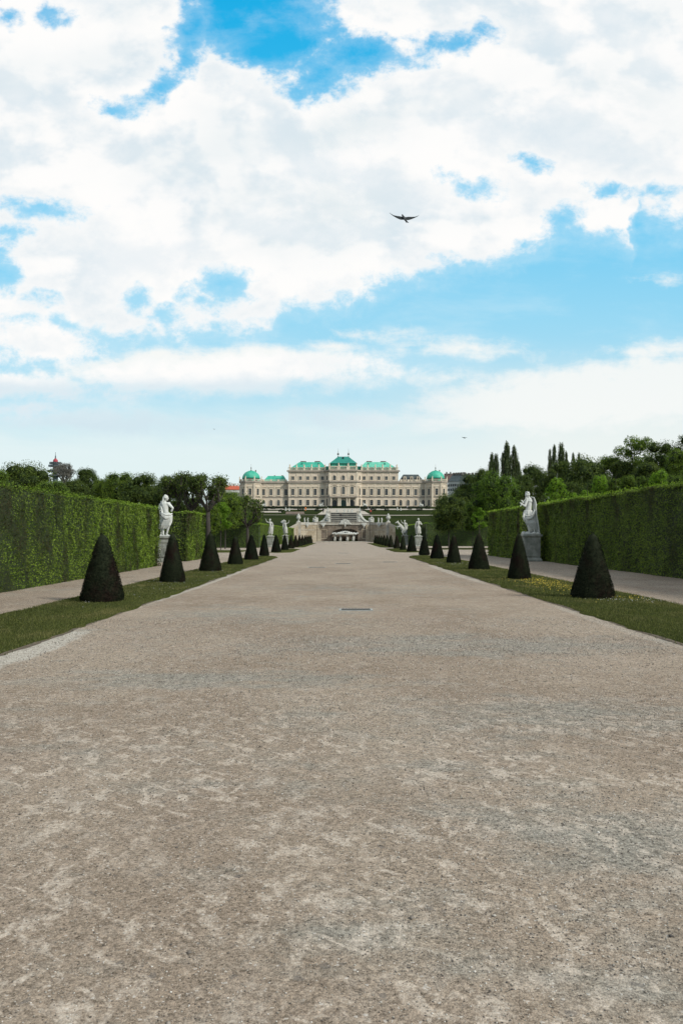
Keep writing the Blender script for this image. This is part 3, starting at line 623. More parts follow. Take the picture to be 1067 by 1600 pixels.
def generic(seed,pose='raise',H=2.5,seated=False,wing=0,child=False,horse=False):
    rg=random.Random(seed); b=MB(); s=H/2.5; q=lambda x,y,z:Vector((x*s,y*s,z*s)); sw=rg.uniform(-.12,.12); dirx=rg.choice((-1,1))
    if seated: 
        b.ell(q(0,0,.35),(.5*s,.4*s,.4*s)); base=.2
        hip=.75
    else: hip=1.2
    z=lambda v: v if not seated else v-.5
    head(b,q(sw*.6,-.05,z(2.3)),.35*s,(dirx*.7,-.6,0),1,rg.choice((0,8)),0)
    b.cap(q(sw*.5,0,z(2.0)),.08*s,q(sw*.6,-.03,z(2.25)),.075*s); b.cap(q(-.2+sw*.4,0,z(1.95)),.1*s,q(.2+sw*.4,0,z(1.95)),.1*s)
    b.cap(q(sw*.4,0,z(1.9)),.18*s,q(-sw*.5,0,z(1.45)),.16*s,14); b.cap(q(-sw*.5,0,z(1.5)),.16*s,q(-sw,0,z(1.25)),.2*s,14)
    def arm(sd,a,c):
        sh=q(sd*.25+sw*.4,0,z(1.93)); el=q(*a); wr=q(*c); b.cap(sh,.085*s,el,.065*s); b.cap(el,.063*s,wr,.045*s); hand(b,wr,wr-el,.2*s)
    if pose=='raise': arm(dirx,(dirx*.5,-.1,z(2.05)),(dirx*.62,-.15,z(2.38))); arm(-dirx,(-dirx*.42,-.1,z(1.55)),(-dirx*.2,-.3,z(1.4)))
    elif pose=='both': arm(1,(.45,-.05,z(2.2)),(.3,-.1,z(2.55))); arm(-1,(-.45,-.05,z(2.2)),(-.3,-.1,z(2.55)))
    else: arm(dirx,(dirx*.45,-.1,z(1.6)),(dirx*.15,-.32,z(1.7))); arm(-dirx,(-dirx*.4,0,z(1.55)),(-dirx*.45,-.15,z(1.2)))
    if seated:
        for sd in (-1,1): b.cap(q(sd*.13,0,.8),.16*s,q(sd*.22,-.5,.75),.12*s); b.cap(q(sd*.22,-.5,.75),.1*s,q(sd*.2,-.5,.15),.06*s); b.cap(q(sd*.2,-.5,.12),.06*s,q(sd*.22,-.7,.08),.04*s)
        b.loft(fold_rings([(q(0,0,.95),.24*s,.22*s,.05),(q(0,-.1,.7),.42*s,.4*s,.1),(q(0,-.15,.3),.45*s,.42*s,.15),(q(0,-.15,.05),.5*s,.45*s,.15)],8,1,seed=seed))
    else:
        for sd in (-1,1): b.cap(q(sd*.12-sw,0,1.15),.16*s,q(sd*.14-sw*.6,-.08,.62),.11*s); b.cap(q(sd*.14-sw*.6,-.08,.62),.09*s,q(sd*.15,0,.1),.06*s); b.cap(q(sd*.15,0,.06),.06*s,q(sd*.2,-.22,.04),.04*s)
        b.loft(fold_rings([(q(-sw,0,1.32),.22*s,.2*s,.05),(q(-sw,0,1.1),.31*s,.26*s,.08),(q(-sw*.5,0,.75),.3*s,.26*s,.14),(q(dirx*.08,.02,.35),.3*s,.25*s,.2)],7,1,seed=seed))
        for k in range(4): b.tube([q(-dirx*(.28-.03*k),.1,z(1.95)),q(-dirx*(.4-.05*k),.15,1.5),q(-dirx*(.36-.05*k),.12,.9),q(-dirx*(.32-.06*k),.1,.25)],[.03*s,.06*s,.07*s,.05*s],7)
    if wing:
        for k in range(7): a=.5+k*.16; b.cap(q(-dirx*.1,.15,z(1.8)),.07*s,q(-dirx*(.1+.75*math.cos(a)),.3,z(1.8)+.75*math.sin(a)),.05*s)
    if horse:   # animal rearing beside the figure
        hx=-1
        b.cap(q(-.3,.1,1.0),.33*s,q(-.75,.1,1.55),.3*s,14); b.cap(q(-.75,.1,1.6),.22*s,q(-1.15,.05,2.1),.14*s,12); b.cap(q(-1.15,.05,2.15),.15*s,q(-1.5,0,2.0),.09*s,10)
        b.cap(q(-1.1,.05,2.25),.05*s,q(-1.1,.05,2.4),.03*s,6)
        for y_,dz in ((-.12,0),(.25,.15)): b.cap(q(-.85,y_,1.4),.1*s,q(-1.25,y_,1.35+dz),.07*s); b.cap(q(-1.25,y_,1.35+dz),.06*s,q(-1.2,y_,1.0+dz),.05*s)
        for y_ in (-.1,.25): b.cap(q(-.2,y_,.9),.15*s,q(-.5,y_,.55),.1*s); b.cap(q(-.5,y_,.55),.08*s,q(-.25,y_,.1),.06*s)
    b.box(-.42*s,.42*s,-.35*s,.35*s,-.02,.07*s)
    return b
statue(422.5,115,1.5,generic(3,'raise',2.45),.04,'white marble figure raising an arm on a pedestal before the left far hedge',.95,'marble_far',1.5)
statue(446,143,1.55,generic(8,'raise',2.65,wing=1),.045,'white marble winged figure on a pedestal behind the left row of yew cones',1.0,'marble_far',1.6)
statue(653.5,118,1.55,generic(11,'hold',2.6),.04,'white marble figure on a square pedestal before the right far hedge',1.0,'marble_far',1.5)
statue(632.5,143,1.6,generic(14,'raise',2.7,horse=True),.05,'grey marble figure with a rearing animal behind the right row of yew cones',1.1,'marble_far',1.6)
# ---------------------------------------------------------------- cascade wall and fountain
YW=196.0; c0=WX(495.5,YW); c1=WX(577.5,YW); ztop=WZ(819.3,YW); zc=WZ(815.3,YW); mx=(c0+c1)/2
cas=empty('cascade_wall',(mx,YW,0),'long stone retaining wall of the cascade with sloping side ramps and a fountain arch','retaining wall')
def cw(name,mb,mat,smooth=False):
    o=mb.build(name,mat,cas,smooth); o.matrix_parent_inverse=Matrix.Translation((-mx,-YW,0)); return o
ax0,ax1=WX(519,YW),WX(559,YW); azs=WZ(833,YW); azt=WZ(826,YW); amx=(ax0+ax1)/2
b=MB(); b.box(c0+.9,ax0,YW,YW+1.6,-.1,ztop-.15); b.box(ax1,c1-.9,YW,YW+1.6,-.1,ztop-.15)
arc=[(amx+(ax1-ax0)/2*math.cos(a),azs+(azt-azs)*math.sin(a)) for a in np.linspace(0,PI,17)]
b.prism([(ax1,ztop-.15)]+[(ax1,azs)]+arc[1:-1]+[(ax0,azs),(ax0,ztop-.15)],'y',YW+.002,YW+1.598)
b.box(ax0,ax1,YW+1.2,YW+1.55,-.1,azt)
cw('wall',b,'ashlar_dark')
b=MB()
for x in (c0,c1-.95): b.box(x,x+.95,YW-.25,YW+1.6,-.1,ztop-.15)
for (px0,px1) in ((500.5,511),(565,576)):   # blind panels
    x0,x1=WX(px0,YW),WX(px1,YW); 
    b.box(x0,x1,YW-.06,YW+.0,2.9,3.05).box(x0,x1,YW-.06,YW,.75,.9).box(x0,x0+.14,YW-.06,YW,.9,2.9).box(x1-.14,x1,YW-.06,YW,.9,2.9)
cw('pilaster',b,'ashlar')
# side ramps
for sgn,xe,px_k,px_e,nm in ((-1,c0,466.5,450,'L'),(1,c1,606.5,625.5,'R')):
    Ye=184.; 
    def pt(px,Yq): return WX(px,Yq)
    Yk=190.5; xk=WX(px_k,Yk); xend=WX(px_e,Ye); zk=WZ(819,Yk); ze=WZ(827.5,Ye)
    b=MB(); th=.8
    for (xa,ya,za,xb,yb,zb) in ((xe,YW-.05,ztop-.15,xk,Yk,ztop-.15),(xk,Yk,ztop-.15,xend,Ye,ze-.2)):
        P=[(xa,ya,-.1),(xb,yb,-.1),(xb,yb+th*2,-.1),(xa,ya+th*2,-.1),(xa,ya,za),(xb,yb,zb),(xb,yb+th*2,zb),(xa,ya+th*2,za)]
        if sgn<0: P=[P[i] for i in (1,0,3,2,5,4,7,6)]
        b.hexa(P)
    cw('side_wall',b,'ashlar')
    b=MB()
    for (xa,ya,za,xb,yb,zb) in ((xe,YW-.05,ztop-.14,xk,Yk,ztop-.14),(xk,Yk,ztop-.14,xend,Ye,ze-.19)):
        P=[(xa,ya-.15,za),(xb,yb-.15,zb),(xb,yb+1.2,zb),(xa,ya+1.2,za),(xa,ya-.15,za+.55),(xb,yb-.15,zb+.55),(xb,yb+1.2,zb+.55),(xa,ya+1.2,za+.55)]
        if sgn<0: P=[P[i] for i in (1,0,3,2,5,4,7,6)]
        b.hexa(P)
    b.box(xk-.5,xk+.5,Yk-.35,Yk+.6,-.05,ztop+.5); b.box(xend-.35,xend+.35,Ye-.3,Ye+.6,-.05,ze+.45)
    cw('parapet',b,'cap')
    b=MB(); # blind panel frame on ramp wall
    for f0,f1 in ((.15,.5),(.55,.9)):
        A=Vector((xe,YW-.05,0)); B_=Vector((xk,Yk,0)); d=B_-A; p0=A+d*f0; p1=A+d*f1; off=Vector((0,-.07,0))
        for z0,z1 in ((2.8,2.95),(.8,.95)):
            P=[p0+off+Vector((0,0,z0)),p1+off+Vector((0,0,z0)),p1+Vector((0,.02,z0)),p0+Vector((0,.02,z0)),p0+off+Vector((0,0,z1)),p1+off+Vector((0,0,z1)),p1+Vector((0,.02,z1)),p0+Vector((0,.02,z1))]
            if sgn<0: P=[P[i] for i in (1,0,3,2,5,4,7,6)]
            b.hexa(P)
    cw('panel_frame',b,'cap')
b=MB(); b.box(c0+.0,c1-.0,YW-.22,YW+1.5,ztop-.149,ztop+.08).box(c0,c1,YW-.12,YW+1.4,ztop+.08,zc-.12).box(c0-.1,c1+.1,YW-.26,YW+1.5,zc-.12,zc+.02)
cw('parapet',b,'cap')
b=MB(); b.box(c0,c1,YW-2.6,YW-2.25,-.02,.22).box(c0,c0+.3,YW-2.25,YW-.26,-.02,.2).box(c1-.3,c1,YW-2.25,YW-.26,-.02,.2); cw('basin_kerb',b,'cap')
# central scallop crest
b=MB(); cx_=WX(539,YW)
for k in range(9): a=PI*(k+.5)/9; b.cap((cx_,YW-.3,ztop+.25),.12,(cx_+1.05*math.cos(a),YW-.35,ztop+.25+.85*math.sin(a)),.16,8)
b.cap((cx_-1.3,YW-.3,ztop+.1),.18,(cx_+1.3,YW-.3,ztop+.1),.18); b.cap((cx_,YW-.3,ztop-.5),.15,(cx_,YW-.3,ztop+.3),.3)
o=cw('shell_crest',b,'marble_far',True); remesh(o,.06,1)
# bowl above the figures
b=MB(); zb=WZ(834.5,YW)
b.xf=Matrix.Translation((WX(539,YW),YW-.75,0)); 
b.lathe([(2.2,zb-.25),(2.9,zb-.1),(3.15,zb+.12),(3.15,zb+.25),(2.8,zb+.3)],(0,0,0),28,0,1,.42)
for k in range(15): x=-2.9+k*.415; b.ell((x,-.55*math.sqrt(max(0,1-(x/3.1)**2))-.45,zb+.12+.12*math.sin(k*2.3)),(.2,.18,.22),None,8,6)
for k in range(7): b.ell((-1.4+k*.47,-.7,zb+.42+.18*math.cos((k-3)*.7)),(.26,.25,.16),None,8,6)
o=cw('fountain_bowl',b,'marble',True); remesh(o,.06,1)
for k,(px,sd,ps) in enumerate(((522.8,31,'both'),(531.5,32,'both'),(542.5,33,'both'),(551.8,34,'both'))):
    Y=YW-1.1; r=link('atlas_statue',None) if False else generic(sd,ps,2.15).build('atlas_statue','marble_far',None,True)
    remesh(r,.045,1); r.location=(WX(px,Y),Y,.12)
    tag(r,['leftmost muscular white statue holding up the fountain bowl','second white statue from the left holding up the fountain bowl','third white statue from the left under the fountain bowl','rightmost white statue holding up the fountain bowl'][k],'statue','figures holding up the fountain bowl')
# urns, groups and masks on the parapet
def urn_mesh():
    b=MB(); b.box(-.42,.42,-.42,.42,0,.25); b.lathe([(.38,.25),(.3,.35),(.16,.45),(.15,.55),(.3,.7),(.46,.95),(.5,1.25),(.42,1.45),(.33,1.55),(.42,1.62),(.4,1.7),(.22,1.85),(.12,1.95),(.14,2.05),(.03,2.2)],n=18)
    for k in range(10): a=k*2*PI/10; b.ell((.46*math.cos(a),.46*math.sin(a),1.15),(.09,.09,.22),None,8,6)
    return b
zt=ztop+.42
o1=urn_mesh().build('urn','marble_far',None,True); o1.location=(WX(466.5,190.6),190.6,zt-.02); o1.scale=(.95,)*3; tag(o1,'white stone urn with a lid on the left corner of the cascade parapet','urn','stone urns on the cascade parapet')
o2=o1.copy(); COL.objects.link(o2); o2.location.x=WX(606.5,190.6); o2['label']='white stone urn with a lid on the right corner of the cascade parapet'
def grp(name,px,Y,z,parts_,label,mat='marble_far',vox=.06,cat='statue',g='sculpture groups on the cascade parapet'):
    b=MB()
    for (mbp,dx,dy,dz,sx) in parts_:
        k=len(b.v); b.v+= [((x+dx)*1 if sx>0 else -x+dx,y+dy,z_+dz) for x,y,z_ in mbp.v]
        b.f+=[tuple(k+i for i in f) for f in mbp.f]; b.mi+=[0]*len(mbp.f)
    o=b.build(name,mat,None,True); remesh(o,vox,1); o.location=(WX(px,Y),Y,z); return tag(o,label,cat,g)
grp('sculpture_group',493,196.4,zt+.08,[(generic(41,'raise',2.0,seated=True),0,0,0,1),(generic(42,'hold',1.3),.45,.1,.0,1),(generic(42,'hold',1.2),-.5,.1,.0,1)],'white stone seated figure with children at the left end of the fountain wall')
grp('sculpture_group',580,196.4,zt+.08,[(generic(43,'raise',2.0,seated=True),0,0,0,-1),(generic(44,'hold',1.3),.45,.1,.0,1),(generic(42,'hold',1.2),-.5,.1,.0,1)],'white stone seated figure with children at the right end of the fountain wall')
grp('cherub_pair',478.5,193.2,zt,[(generic(45,'raise',1.25),-.35,0,0,1),(generic(46,'hold',1.25),.4,0,0,1)],'two small white stone cherubs between the urn and the group on the left parapet')
grp('cherub_pair',593.5,193.2,zt,[(generic(47,'raise',1.25),-.35,0,0,-1),(generic(48,'hold',1.25),.4,0,0,1)],'two small white stone cherubs between the urn and the group on the right parapet')
for px,Y,lab in ((480,192.7,'left ramp wall beneath the cherubs'),(505,195.6,'left half of the fountain wall'),(568.5,195.6,'right half of the fountain wall'),(592,192.7,'right ramp wall beneath the cherubs')):
    b=MB(); b.ell((0,0,0),(.42,.25,.4)); b.cap((-.5,0,.25),.16,(.5,0,.25),.16); b.cap((0,-.1,-.2),.25,(0,-.1,-.65),.12)
    for k in range(6): a=k*1.05; b.ell((.4*math.cos(a),-.12,.3*math.sin(a)),(.16,.14,.16),None,8,6)
    o=b.build('stone_mask','marble_far',None,True); remesh(o,.05,1); o.location=(WX(px,Y),Y-.15,ztop-.05); tag(o,'white carved stone mask hanging on the '+lab,'stone mask','carved masks on the cascade wall')
# stepped cascade
cst=empty('stepped_cascade',(.9,235,0),'dark stone water steps rising behind the fountain wall towards the palace','water steps')
def cs(name,b,mat):
    o=b.build(name,mat,cst); o.matrix_parent_inverse=Matrix.Translation((-.9,-235,0)); return o
yy=[207+i*9.5 for i in range(7)]; xl=lambda Y:WX(516.5,Y); xr=lambda Y:WX(557.5,Y)
for i in range(6):
    Y=yy[i]; z1=WZ(817-3.0*(i+.35),Y)
    b=MB(); b.box(xl(Y),xr(Y),Y,yy[i+1]+.5,TZ(Y)-1.5,z1-.09); cs('riser',b,'step')
    b=MB(); b.box(xl(Y)-.05,xr(Y)+.05,Y-.16,Y+.42,z1-.09,z1+.05); cs('step_edge',b,'cap')
for sx,fx in ((-1,xl),(1,xr)):
    b=MB()
    for i in range(6):
        Y=yy[i]; z1=WZ(817-3.0*(i+.35),Y); x=fx(Y); xa,xb=(x-.9,x-.05) if sx<0 else (x+.05,x+.9)
        b.box(xa,xb,Y+.002*i,yy[i+1]-.01,TZ(Y)-1.5,z1+.5)
    cs('flank_wall',b,'cap')
# scrolled ramps and figures flanking the steps
for px0,px1,sd,lab in ((500,513.5,51,'left'),(575.5,560.5,53,'right')):
    Y=203.; b=MB(); pts=[]; 
    for k in range(9):
        u=k/8; pts.append((WX(px0+(px1-px0)*u,Y),Y,WZ(816-13*u**1.9,Y)))
    b.tube(pts,[.28,.3,.32,.34,.36,.4,.44,.5,.5],10)
    for p0,p1 in zip(pts[:-1],pts[1:]):
        b.hexa([(p0[0],Y-.2,3.8),(p1[0],Y-.2,3.8),(p1[0],Y+.2,3.8),(p0[0],Y+.2,3.8),(p0[0],Y-.2,p0[2]),(p1[0],Y-.2,p1[2]),(p1[0],Y+.2,p1[2]),(p0[0],Y+.2,p0[2])] if px1>px0 else [(p1[0],Y-.2,3.8),(p0[0],Y-.2,3.8),(p0[0],Y+.2,3.8),(p1[0],Y+.2,3.8),(p1[0],Y-.2,p1[2]),(p0[0],Y-.2,p0[2]),(p0[0],Y+.2,p0[2]),(p1[0],Y+.2,p1[2])])
    o=b.build('scroll_ramp','marble_far',None,True); tag(o,f'white curved stone scroll rising to the {lab} side of the water steps','stone scroll','scrolls beside the water steps')
    o=generic(sd,'raise',2.3).build('statue','marble_far',None,True); remesh(o,.05,1); o.location=(WX(px1,202.2),202.2,4.15); tag(o,f'white standing stone figure at the {lab} foot of the water steps','statue','figures beside the water steps')
    bx=MB(); bx.box(-.6,.6,-.5,.5,0,.6); 
    o=grp('reclining_statue',px1+(-1.5 if lab=='left' else 1.5),266,TZ(266)+.1,[(generic(sd+5,'raise',2.2,seated=True),0,0,.5,1),(bx,0,0,0,1)],f'white seated stone figure on a block at the {lab} top of the water steps',g='figures beside the water steps')
for dx_,sd_,q_,lab in ((-2.2,61,1,'leftmost'),(0,62,1,'second'),(1.3,63,-1,'third'),(2.4,64,1,'rightmost')):
    grp('reclining_statue',538+dx_*4.9,262,WZ(803.8,262),[(generic(sd_,'hold' if sd_%2 else 'raise',2.5,seated=True),0,0,-.2,q_)],f'white stone water figure on the top edge of the steps, {lab} of four',g='figures beside the water steps')
# ---------------------------------------------------------------- upper parterre
def sheet(name,px0,px1,ya,yb,dz,mat,kind='structure'):
    ym=(ya+yb)/2; return tag(link(name,strip_mesh(name,WX(px0,ym),WX(px1,ym),ya,yb,dz,mat)),kind=kind)
def trap(name,pa0,pa1,ya,pb0,pb1,yb,dz,mat):
    V=[(WX(pa0,ya),ya,TZ(ya)+dz),(WX(pa1,ya),ya,TZ(ya)+dz),(WX(pb1,yb),yb,TZ(yb)+dz),(WX(pb0,yb),yb,TZ(yb)+dz)]
    return tag(link(name,npmesh(name,V,[(0,1,2,3)],[mat])),kind='structure')
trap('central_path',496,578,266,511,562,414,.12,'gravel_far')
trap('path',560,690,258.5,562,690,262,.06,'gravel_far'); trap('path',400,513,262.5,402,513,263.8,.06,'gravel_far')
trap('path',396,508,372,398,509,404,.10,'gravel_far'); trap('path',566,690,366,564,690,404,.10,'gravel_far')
trap('flower_bed',446,476,273,447,475,318,.12,'brown_bed'); trap('flower_bed',404,440,300,406,439,335,.12,'gravel_far')
# clipped box balls
def ball_mesh(seed,r,n=900,leaf=.16,mat='shrub',flat=.95):
    rg=np.random.default_rng(seed); N=rg.normal(0,1,(n,3)); N/=np.linalg.norm(N,axis=1,keepdims=True); N=N[N[:,2]>-.6]
    P=N*r*np.array([1,1,flat]); P[:,2]+=r*.75; V,Fq=cards(P,N,np.full(len(N),leaf*r),.6,rg)
    return npmesh('box_ball',V,Fq,[mat])
BMs=[ball_mesh(1,1.0,900,.22),ball_mesh(2,1.0,800,.24)]
k=0
for px,Y in ((401.5,392),(409,345),(416,330),(427,392),(439,310),(446,388),(462,395),(470,340),(495,330),(498,392),(566,330),(570,388),(583,345),(598,395),(604,335),(622,390),(640,372),(655,345),(668,392)):
    o=link('box_shrub',BMs[k%2],None,(WX(px,Y),Y,TZ(Y)-.1)); s_=random.uniform(.7,1.15); o.scale=(s_*1.15,s_*1.15,s_*.95)
    near='left' if px<537 else 'right'; tag(o,f'small dark round box shrub on the {near} side of the upper lawn','box shrub','round box shrubs on the upper lawn'); k+=1
def lowhedge(px0,px1,Y,h,label,d=1.5):
    x0,x1=WX(px0,Y),WX(px1,Y); n=int((x1-x0)*h*55); P=np.stack([rng.uniform(x0,x1,n),np.full(n,Y)+rng.normal(0,.06,n),rng.uniform(0,h,n)],1); V,_=cards(P,np.tile([0,-1.,.3],(n,1)),.3,.5)
    n2=int((x1-x0)*d*20); P=np.stack([rng.uniform(x0,x1,n2),rng.uniform(Y,Y+d,n2),np.full(n2,h)],1); V2,_=cards(P,np.tile([0,0,1.],(n2,1)),.3,.5); V=np.concatenate([V,V2]); kk=len(V)
    C=np.array([(x,y,z) for z in (-.3,h-.05) for x,y in ((x0,Y),(x1,Y),(x1,Y+d),(x0,Y+d))]); V=np.concatenate([V,C])
    Fq=np.concatenate([np.arange(kk).reshape(-1,4),kk+np.array([(0,1,5,4),(1,2,6,5),(2,3,7,6),(3,0,4,7),(4,5,6,7)])])
    o=link('hedge',npmesh('hedge',V,Fq,['shrub']),None,(0,0,TZ(Y))); tag(o,label,'hedge','low hedges before the palace')
lowhedge(408,509,418,1.0,'long low dark hedge along the palace front, left of the entrance')
lowhedge(563,668,418,1.0,'long low dark hedge along the palace front, right of the entrance')
lowhedge(511,562,424,.8,'short low dark hedge directly before the palace entrance')
# sphinxes and small statues on the terrace
def sphinx():
    b=MB(); b.box(-1.3,1.3,-.6,.6,0,.7); b.cap((-.9,0,1.15),.45,(.4,0,1.3),.4,12); b.cap((.5,0,1.3),.38,(.6,0,2.0),.3,12); head(b,(.68,0,2.45),.55,(1,-.4,0),1,0,0)
    for y in (-.3,.3): b.cap((.5,y,1.3),.16,(1.1,y,.8),.13); b.cap((-.8,y,1.0),.3,(-.3,y,.8),.15)
    for k in range(5): b.cap((.2,.3,1.6),.08,(-.4-.08*k,.4,2.3-.2*k),.06)
    return b
sx_=sphinx().build('sphinx_statue','marble_far',None,True); remesh(sx_,.09,1); first=True
for px,Y,lab in ((413,426,'near the left corner pavilion'),(502,426,'just left of the palace entrance'),(569.5,426,'just right of the palace entrance'),(657.5,426,'near the right corner pavilion')):
    o=sx_ if first else sx_.copy()
    if not first: COL.objects.link(o)
    first=False; o.location=(WX(px,Y),Y,TZ(Y)); o.scale=(.95 if px<537 else -.95,.95,.95); tag(o,'white stone sphinx on a block '+lab,'sphinx','stone sphinxes before the palace')
for px,Y,lab,sd in ((448.5,330,'on the left upper lawn',71),(622.5,340,'on the right upper lawn',72),(398,388,'beside the far left path',73)):
    o=grp('sculpture_group',px,Y,TZ(Y)+.05,[(generic(sd,'raise',2.0,seated=True),-.5,0,.2,1),(generic(sd+9,'hold',1.8,seated=True),.9,0,.1,-1)],'small white stone figures '+lab,vox=.08,g='white figures on the upper lawn')
# ---------------------------------------------------------------- people
M['cloth_dark']=plain('dark_clothes',(.02,.02,.025),.9); M['cloth_orange']=plain('orange_clothes',(.75,.20,.03),.9); M['cloth_red']=plain('red_clothes',(.35,.06,.04),.9); M['skin']=plain('skin',(.45,.28,.2),.7); M['hair']=plain('dark_hair',(.03,.02,.015),.9); M['cloth_grey']=plain('grey_clothes',(.3,.3,.32),.9)
def person(px,Y,top,bottom,label,z=None,rz=0,stride=.15):
    r=empty('person',(WX(px,Y),Y,TZ(Y) if z is None else z),label,'person','visitors walking near the palace',rz)
    b=MB(); s=1.75/2.5
    head(b,(0,0,1.62),.23,(0,-1,0),0); b.cap((0,0,1.42),.055,(0,0,1.55),.055); b.cap((-.16,0,1.38),.07,(.16,0,1.38),.07); b.cap((0,0,1.33),.14,(0,0,1.0),.13)
    for q in (-1,1):
        b.cap((q*.2,0,1.38),.055,(q*.25,-.02,1.1),.045); b.cap((q*.25,-.02,1.1),.042,(q*.24,-.1*q,.86),.032); hand(b,(q*.24,-.1*q,.86),(0,-.1,-1),.17)
        b.cap((q*.09,0,.92),.09,(q*.1,q*stride*.5,.5),.065); b.cap((q*.1,q*stride*.5,.5),.06,(q*.1,q*stride,.08),.04); b.cap((q*.1,q*stride,.05),.045,(q*.1,q*stride-.16,.03),.03)
    o=b.build('body','skin',r,True); remesh(o,.03,1)
    b=MB(); b.cap((-.16,0,1.38),.085,(.16,0,1.38),.085); b.loft(fold_rings([((0,0,1.45),.12,.1,.0),((0,0,1.36),.24,.14,.01),((0,0,1.1),.19,.15,.02),((0,0,.84),.21,.16,.03)],5,1,n=24))
    for q in (-1,1): b.cap((q*.2,0,1.38),.072,(q*.25,-.02,1.1),.062); b.cap((q*.25,-.02,1.1),.06,(q*.24,-.09*q,.9),.05)
    b.build('jacket',top,r,True)
    b=MB(); b.cap((0,0,.95),.16,(0,0,.86),.16)
    for q in (-1,1): b.cap((q*.09,0,.9),.115,(q*.1,q*stride*.5,.5),.085); b.cap((q*.1,q*stride*.5,.5),.082,(q*.1,q*stride,.1),.065)
    b.build('trousers',bottom,r,True)
    b=MB(); b.ell((0,.02,1.66),(.105,.12,.11)); b.build('hair','hair',r,True)
person(477.5,345,'cloth_orange','cloth_orange','person in bright orange clothes on the left upper lawn')
person(505,300,'cloth_dark','cloth_dark','person in dark clothes walking on the path left of the water steps')
person(408.5,425,'cloth_dark','cloth_dark','person in dark clothes beside the left sphinx near the corner pavilion')
person(575,385,'cloth_dark','cloth_grey','person in a dark jacket to the right of the palace entrance path')
person(579.5,330,'cloth_dark','cloth_dark','person in black clothes on the right upper path edge')
person(579,268,'cloth_red','cloth_dark','person in a red jacket right of the water steps')
person(532.5,240.3,'cloth_dark','cloth_dark','person in dark clothes standing on the water steps',z=WZ(811.5,240.3),stride=.04)
person(517.5,405,'cloth_dark','cloth_dark','person in dark clothes by the left corner of the entrance hedge')
person(557.5,405,'cloth_dark','cloth_dark','person in dark clothes by the right corner of the entrance hedge')
person(636,400,'cloth_grey','cloth_dark','person in a grey jacket far along the right terrace path')
# ---------------------------------------------------------------- palace
YG=443.0
def X(px,Y=YG): return (px-536.4)*Y/F      # local x from the palace centre
PX0=WX(536.4,YG)
pal=empty('palace',(PX0,YG,0),'long cream baroque palace with bright green copper roofs and two domed corner pavilions','palace')
def pp(name,b,mat,parent=None,smooth=False,loc=None):
    o=b.build(name,mat,parent or pal,smooth)
    if loc is not None: o.location=loc
    return o
# local frame: x from centre, y depth (0 = gallery face, negative = towards camera), z absolute
def Z(py,dy=0): return WZ(py,YG+dy)
def S(px): return X(px)
zb=TZ(440)-.4
D_G,D_M,D_C,D_P=0.0,-2.2,-6.0,-4.5
b=MB()
zg=Z(754.5); zm=Z(737,D_M); zcn=Z(735.8,D_C)
for s in (-1,1):
    xa,xb=sorted((s*44.0,s*29.2)); b.box(xa,xb,D_G,14,zb,zg)
b.box(-29.2,29.2,D_M,16,zb,zm)
# canted centre
cw_=X(556.9)-0; cb=X(565.5)
ctr=[(-cb,D_M+.01),(-cw_,D_C),(cw_,D_C),(cb,D_M+.01)]
b.prism(ctr,'z',zb,zcn)
pp('wall',b,'pal_wall')
# corner pavilions
def octo(cx,cy,r): return [(cx+r*math.cos(PI/8+k*PI/4),cy+r*math.sin(PI/8+k*PI/4)) for k in range(8)]
pcx=X(680.5); pr=5.9; pcy=D_P+pr*math.cos(PI/8)
for s in (-1,1):
    b=MB(); b.prism(octo(s*pcx,pcy,pr),'z',zb,Z(752.5,D_P)); b.box(min(s*(pcx-pr*.9),s*(pcx+pr*.9)),max(s*(pcx-pr*.9),s*(pcx+pr*.9)),pcy,pcy+9,zb,Z(752.5,D_P)-.03); pv=pp('pavilion_wall',b,'pal_wall')
# cornices / string courses
def band(name,z0,z1,out,mat,which='all'):
    b=MB()
    if which in('all','g'):
        for s in (-1,1):
            xa,xb=sorted((s*44.4,s*29.2)); b.box(xa,xb,D_G-out,D_G+.3,z0,z1)
    if which in('all','m'):
        b.box(-29.2-out,-cb,D_M-out,D_M+.3,z0,z1); b.box(cb,29.2+out,D_M-out,D_M+.3,z0,z1)
    if which in('all','m','c'):
        o=out; P=[(-cb-o*.5,D_M-o+.02),(-cw_-o*.4,D_C-o),(cw_+o*.4,D_C-o),(cb+o*.5,D_M-o+.02),(cb,D_M+.25),(-cb,D_M+.25)]; b.prism(P,'z',z0+.01,z1+.012)
    if which in('all','p'):
        for s in (-1,1): b.prism(octo(s*pcx,pcy,pr+out*1.05),'z',z0+.005,z1+.006)
    return pp(name,b,mat)
zA=Z(776.8); zB0,zB1=Z(755.6),Z(752.2); zC0,zC1=Z(737.4,D_M),Z(734.9,D_M)
band('string_course',zA-.22,zA+.22,.28,'pal_corn')
band('plinth',zb,Z(791.5)+.1,.22,'pal_trim')
band('cornice',zB0+.25,zB1,.75,'pal_corn'); band('frieze',zB0-.6,zB0+.25,.22,'pal_trim')
band('cornice',zC0+.1,zC1,.9,'pal_corn','m'); band('frieze',zC0-.55,zC0+.1,.25,'pal_trim','m')
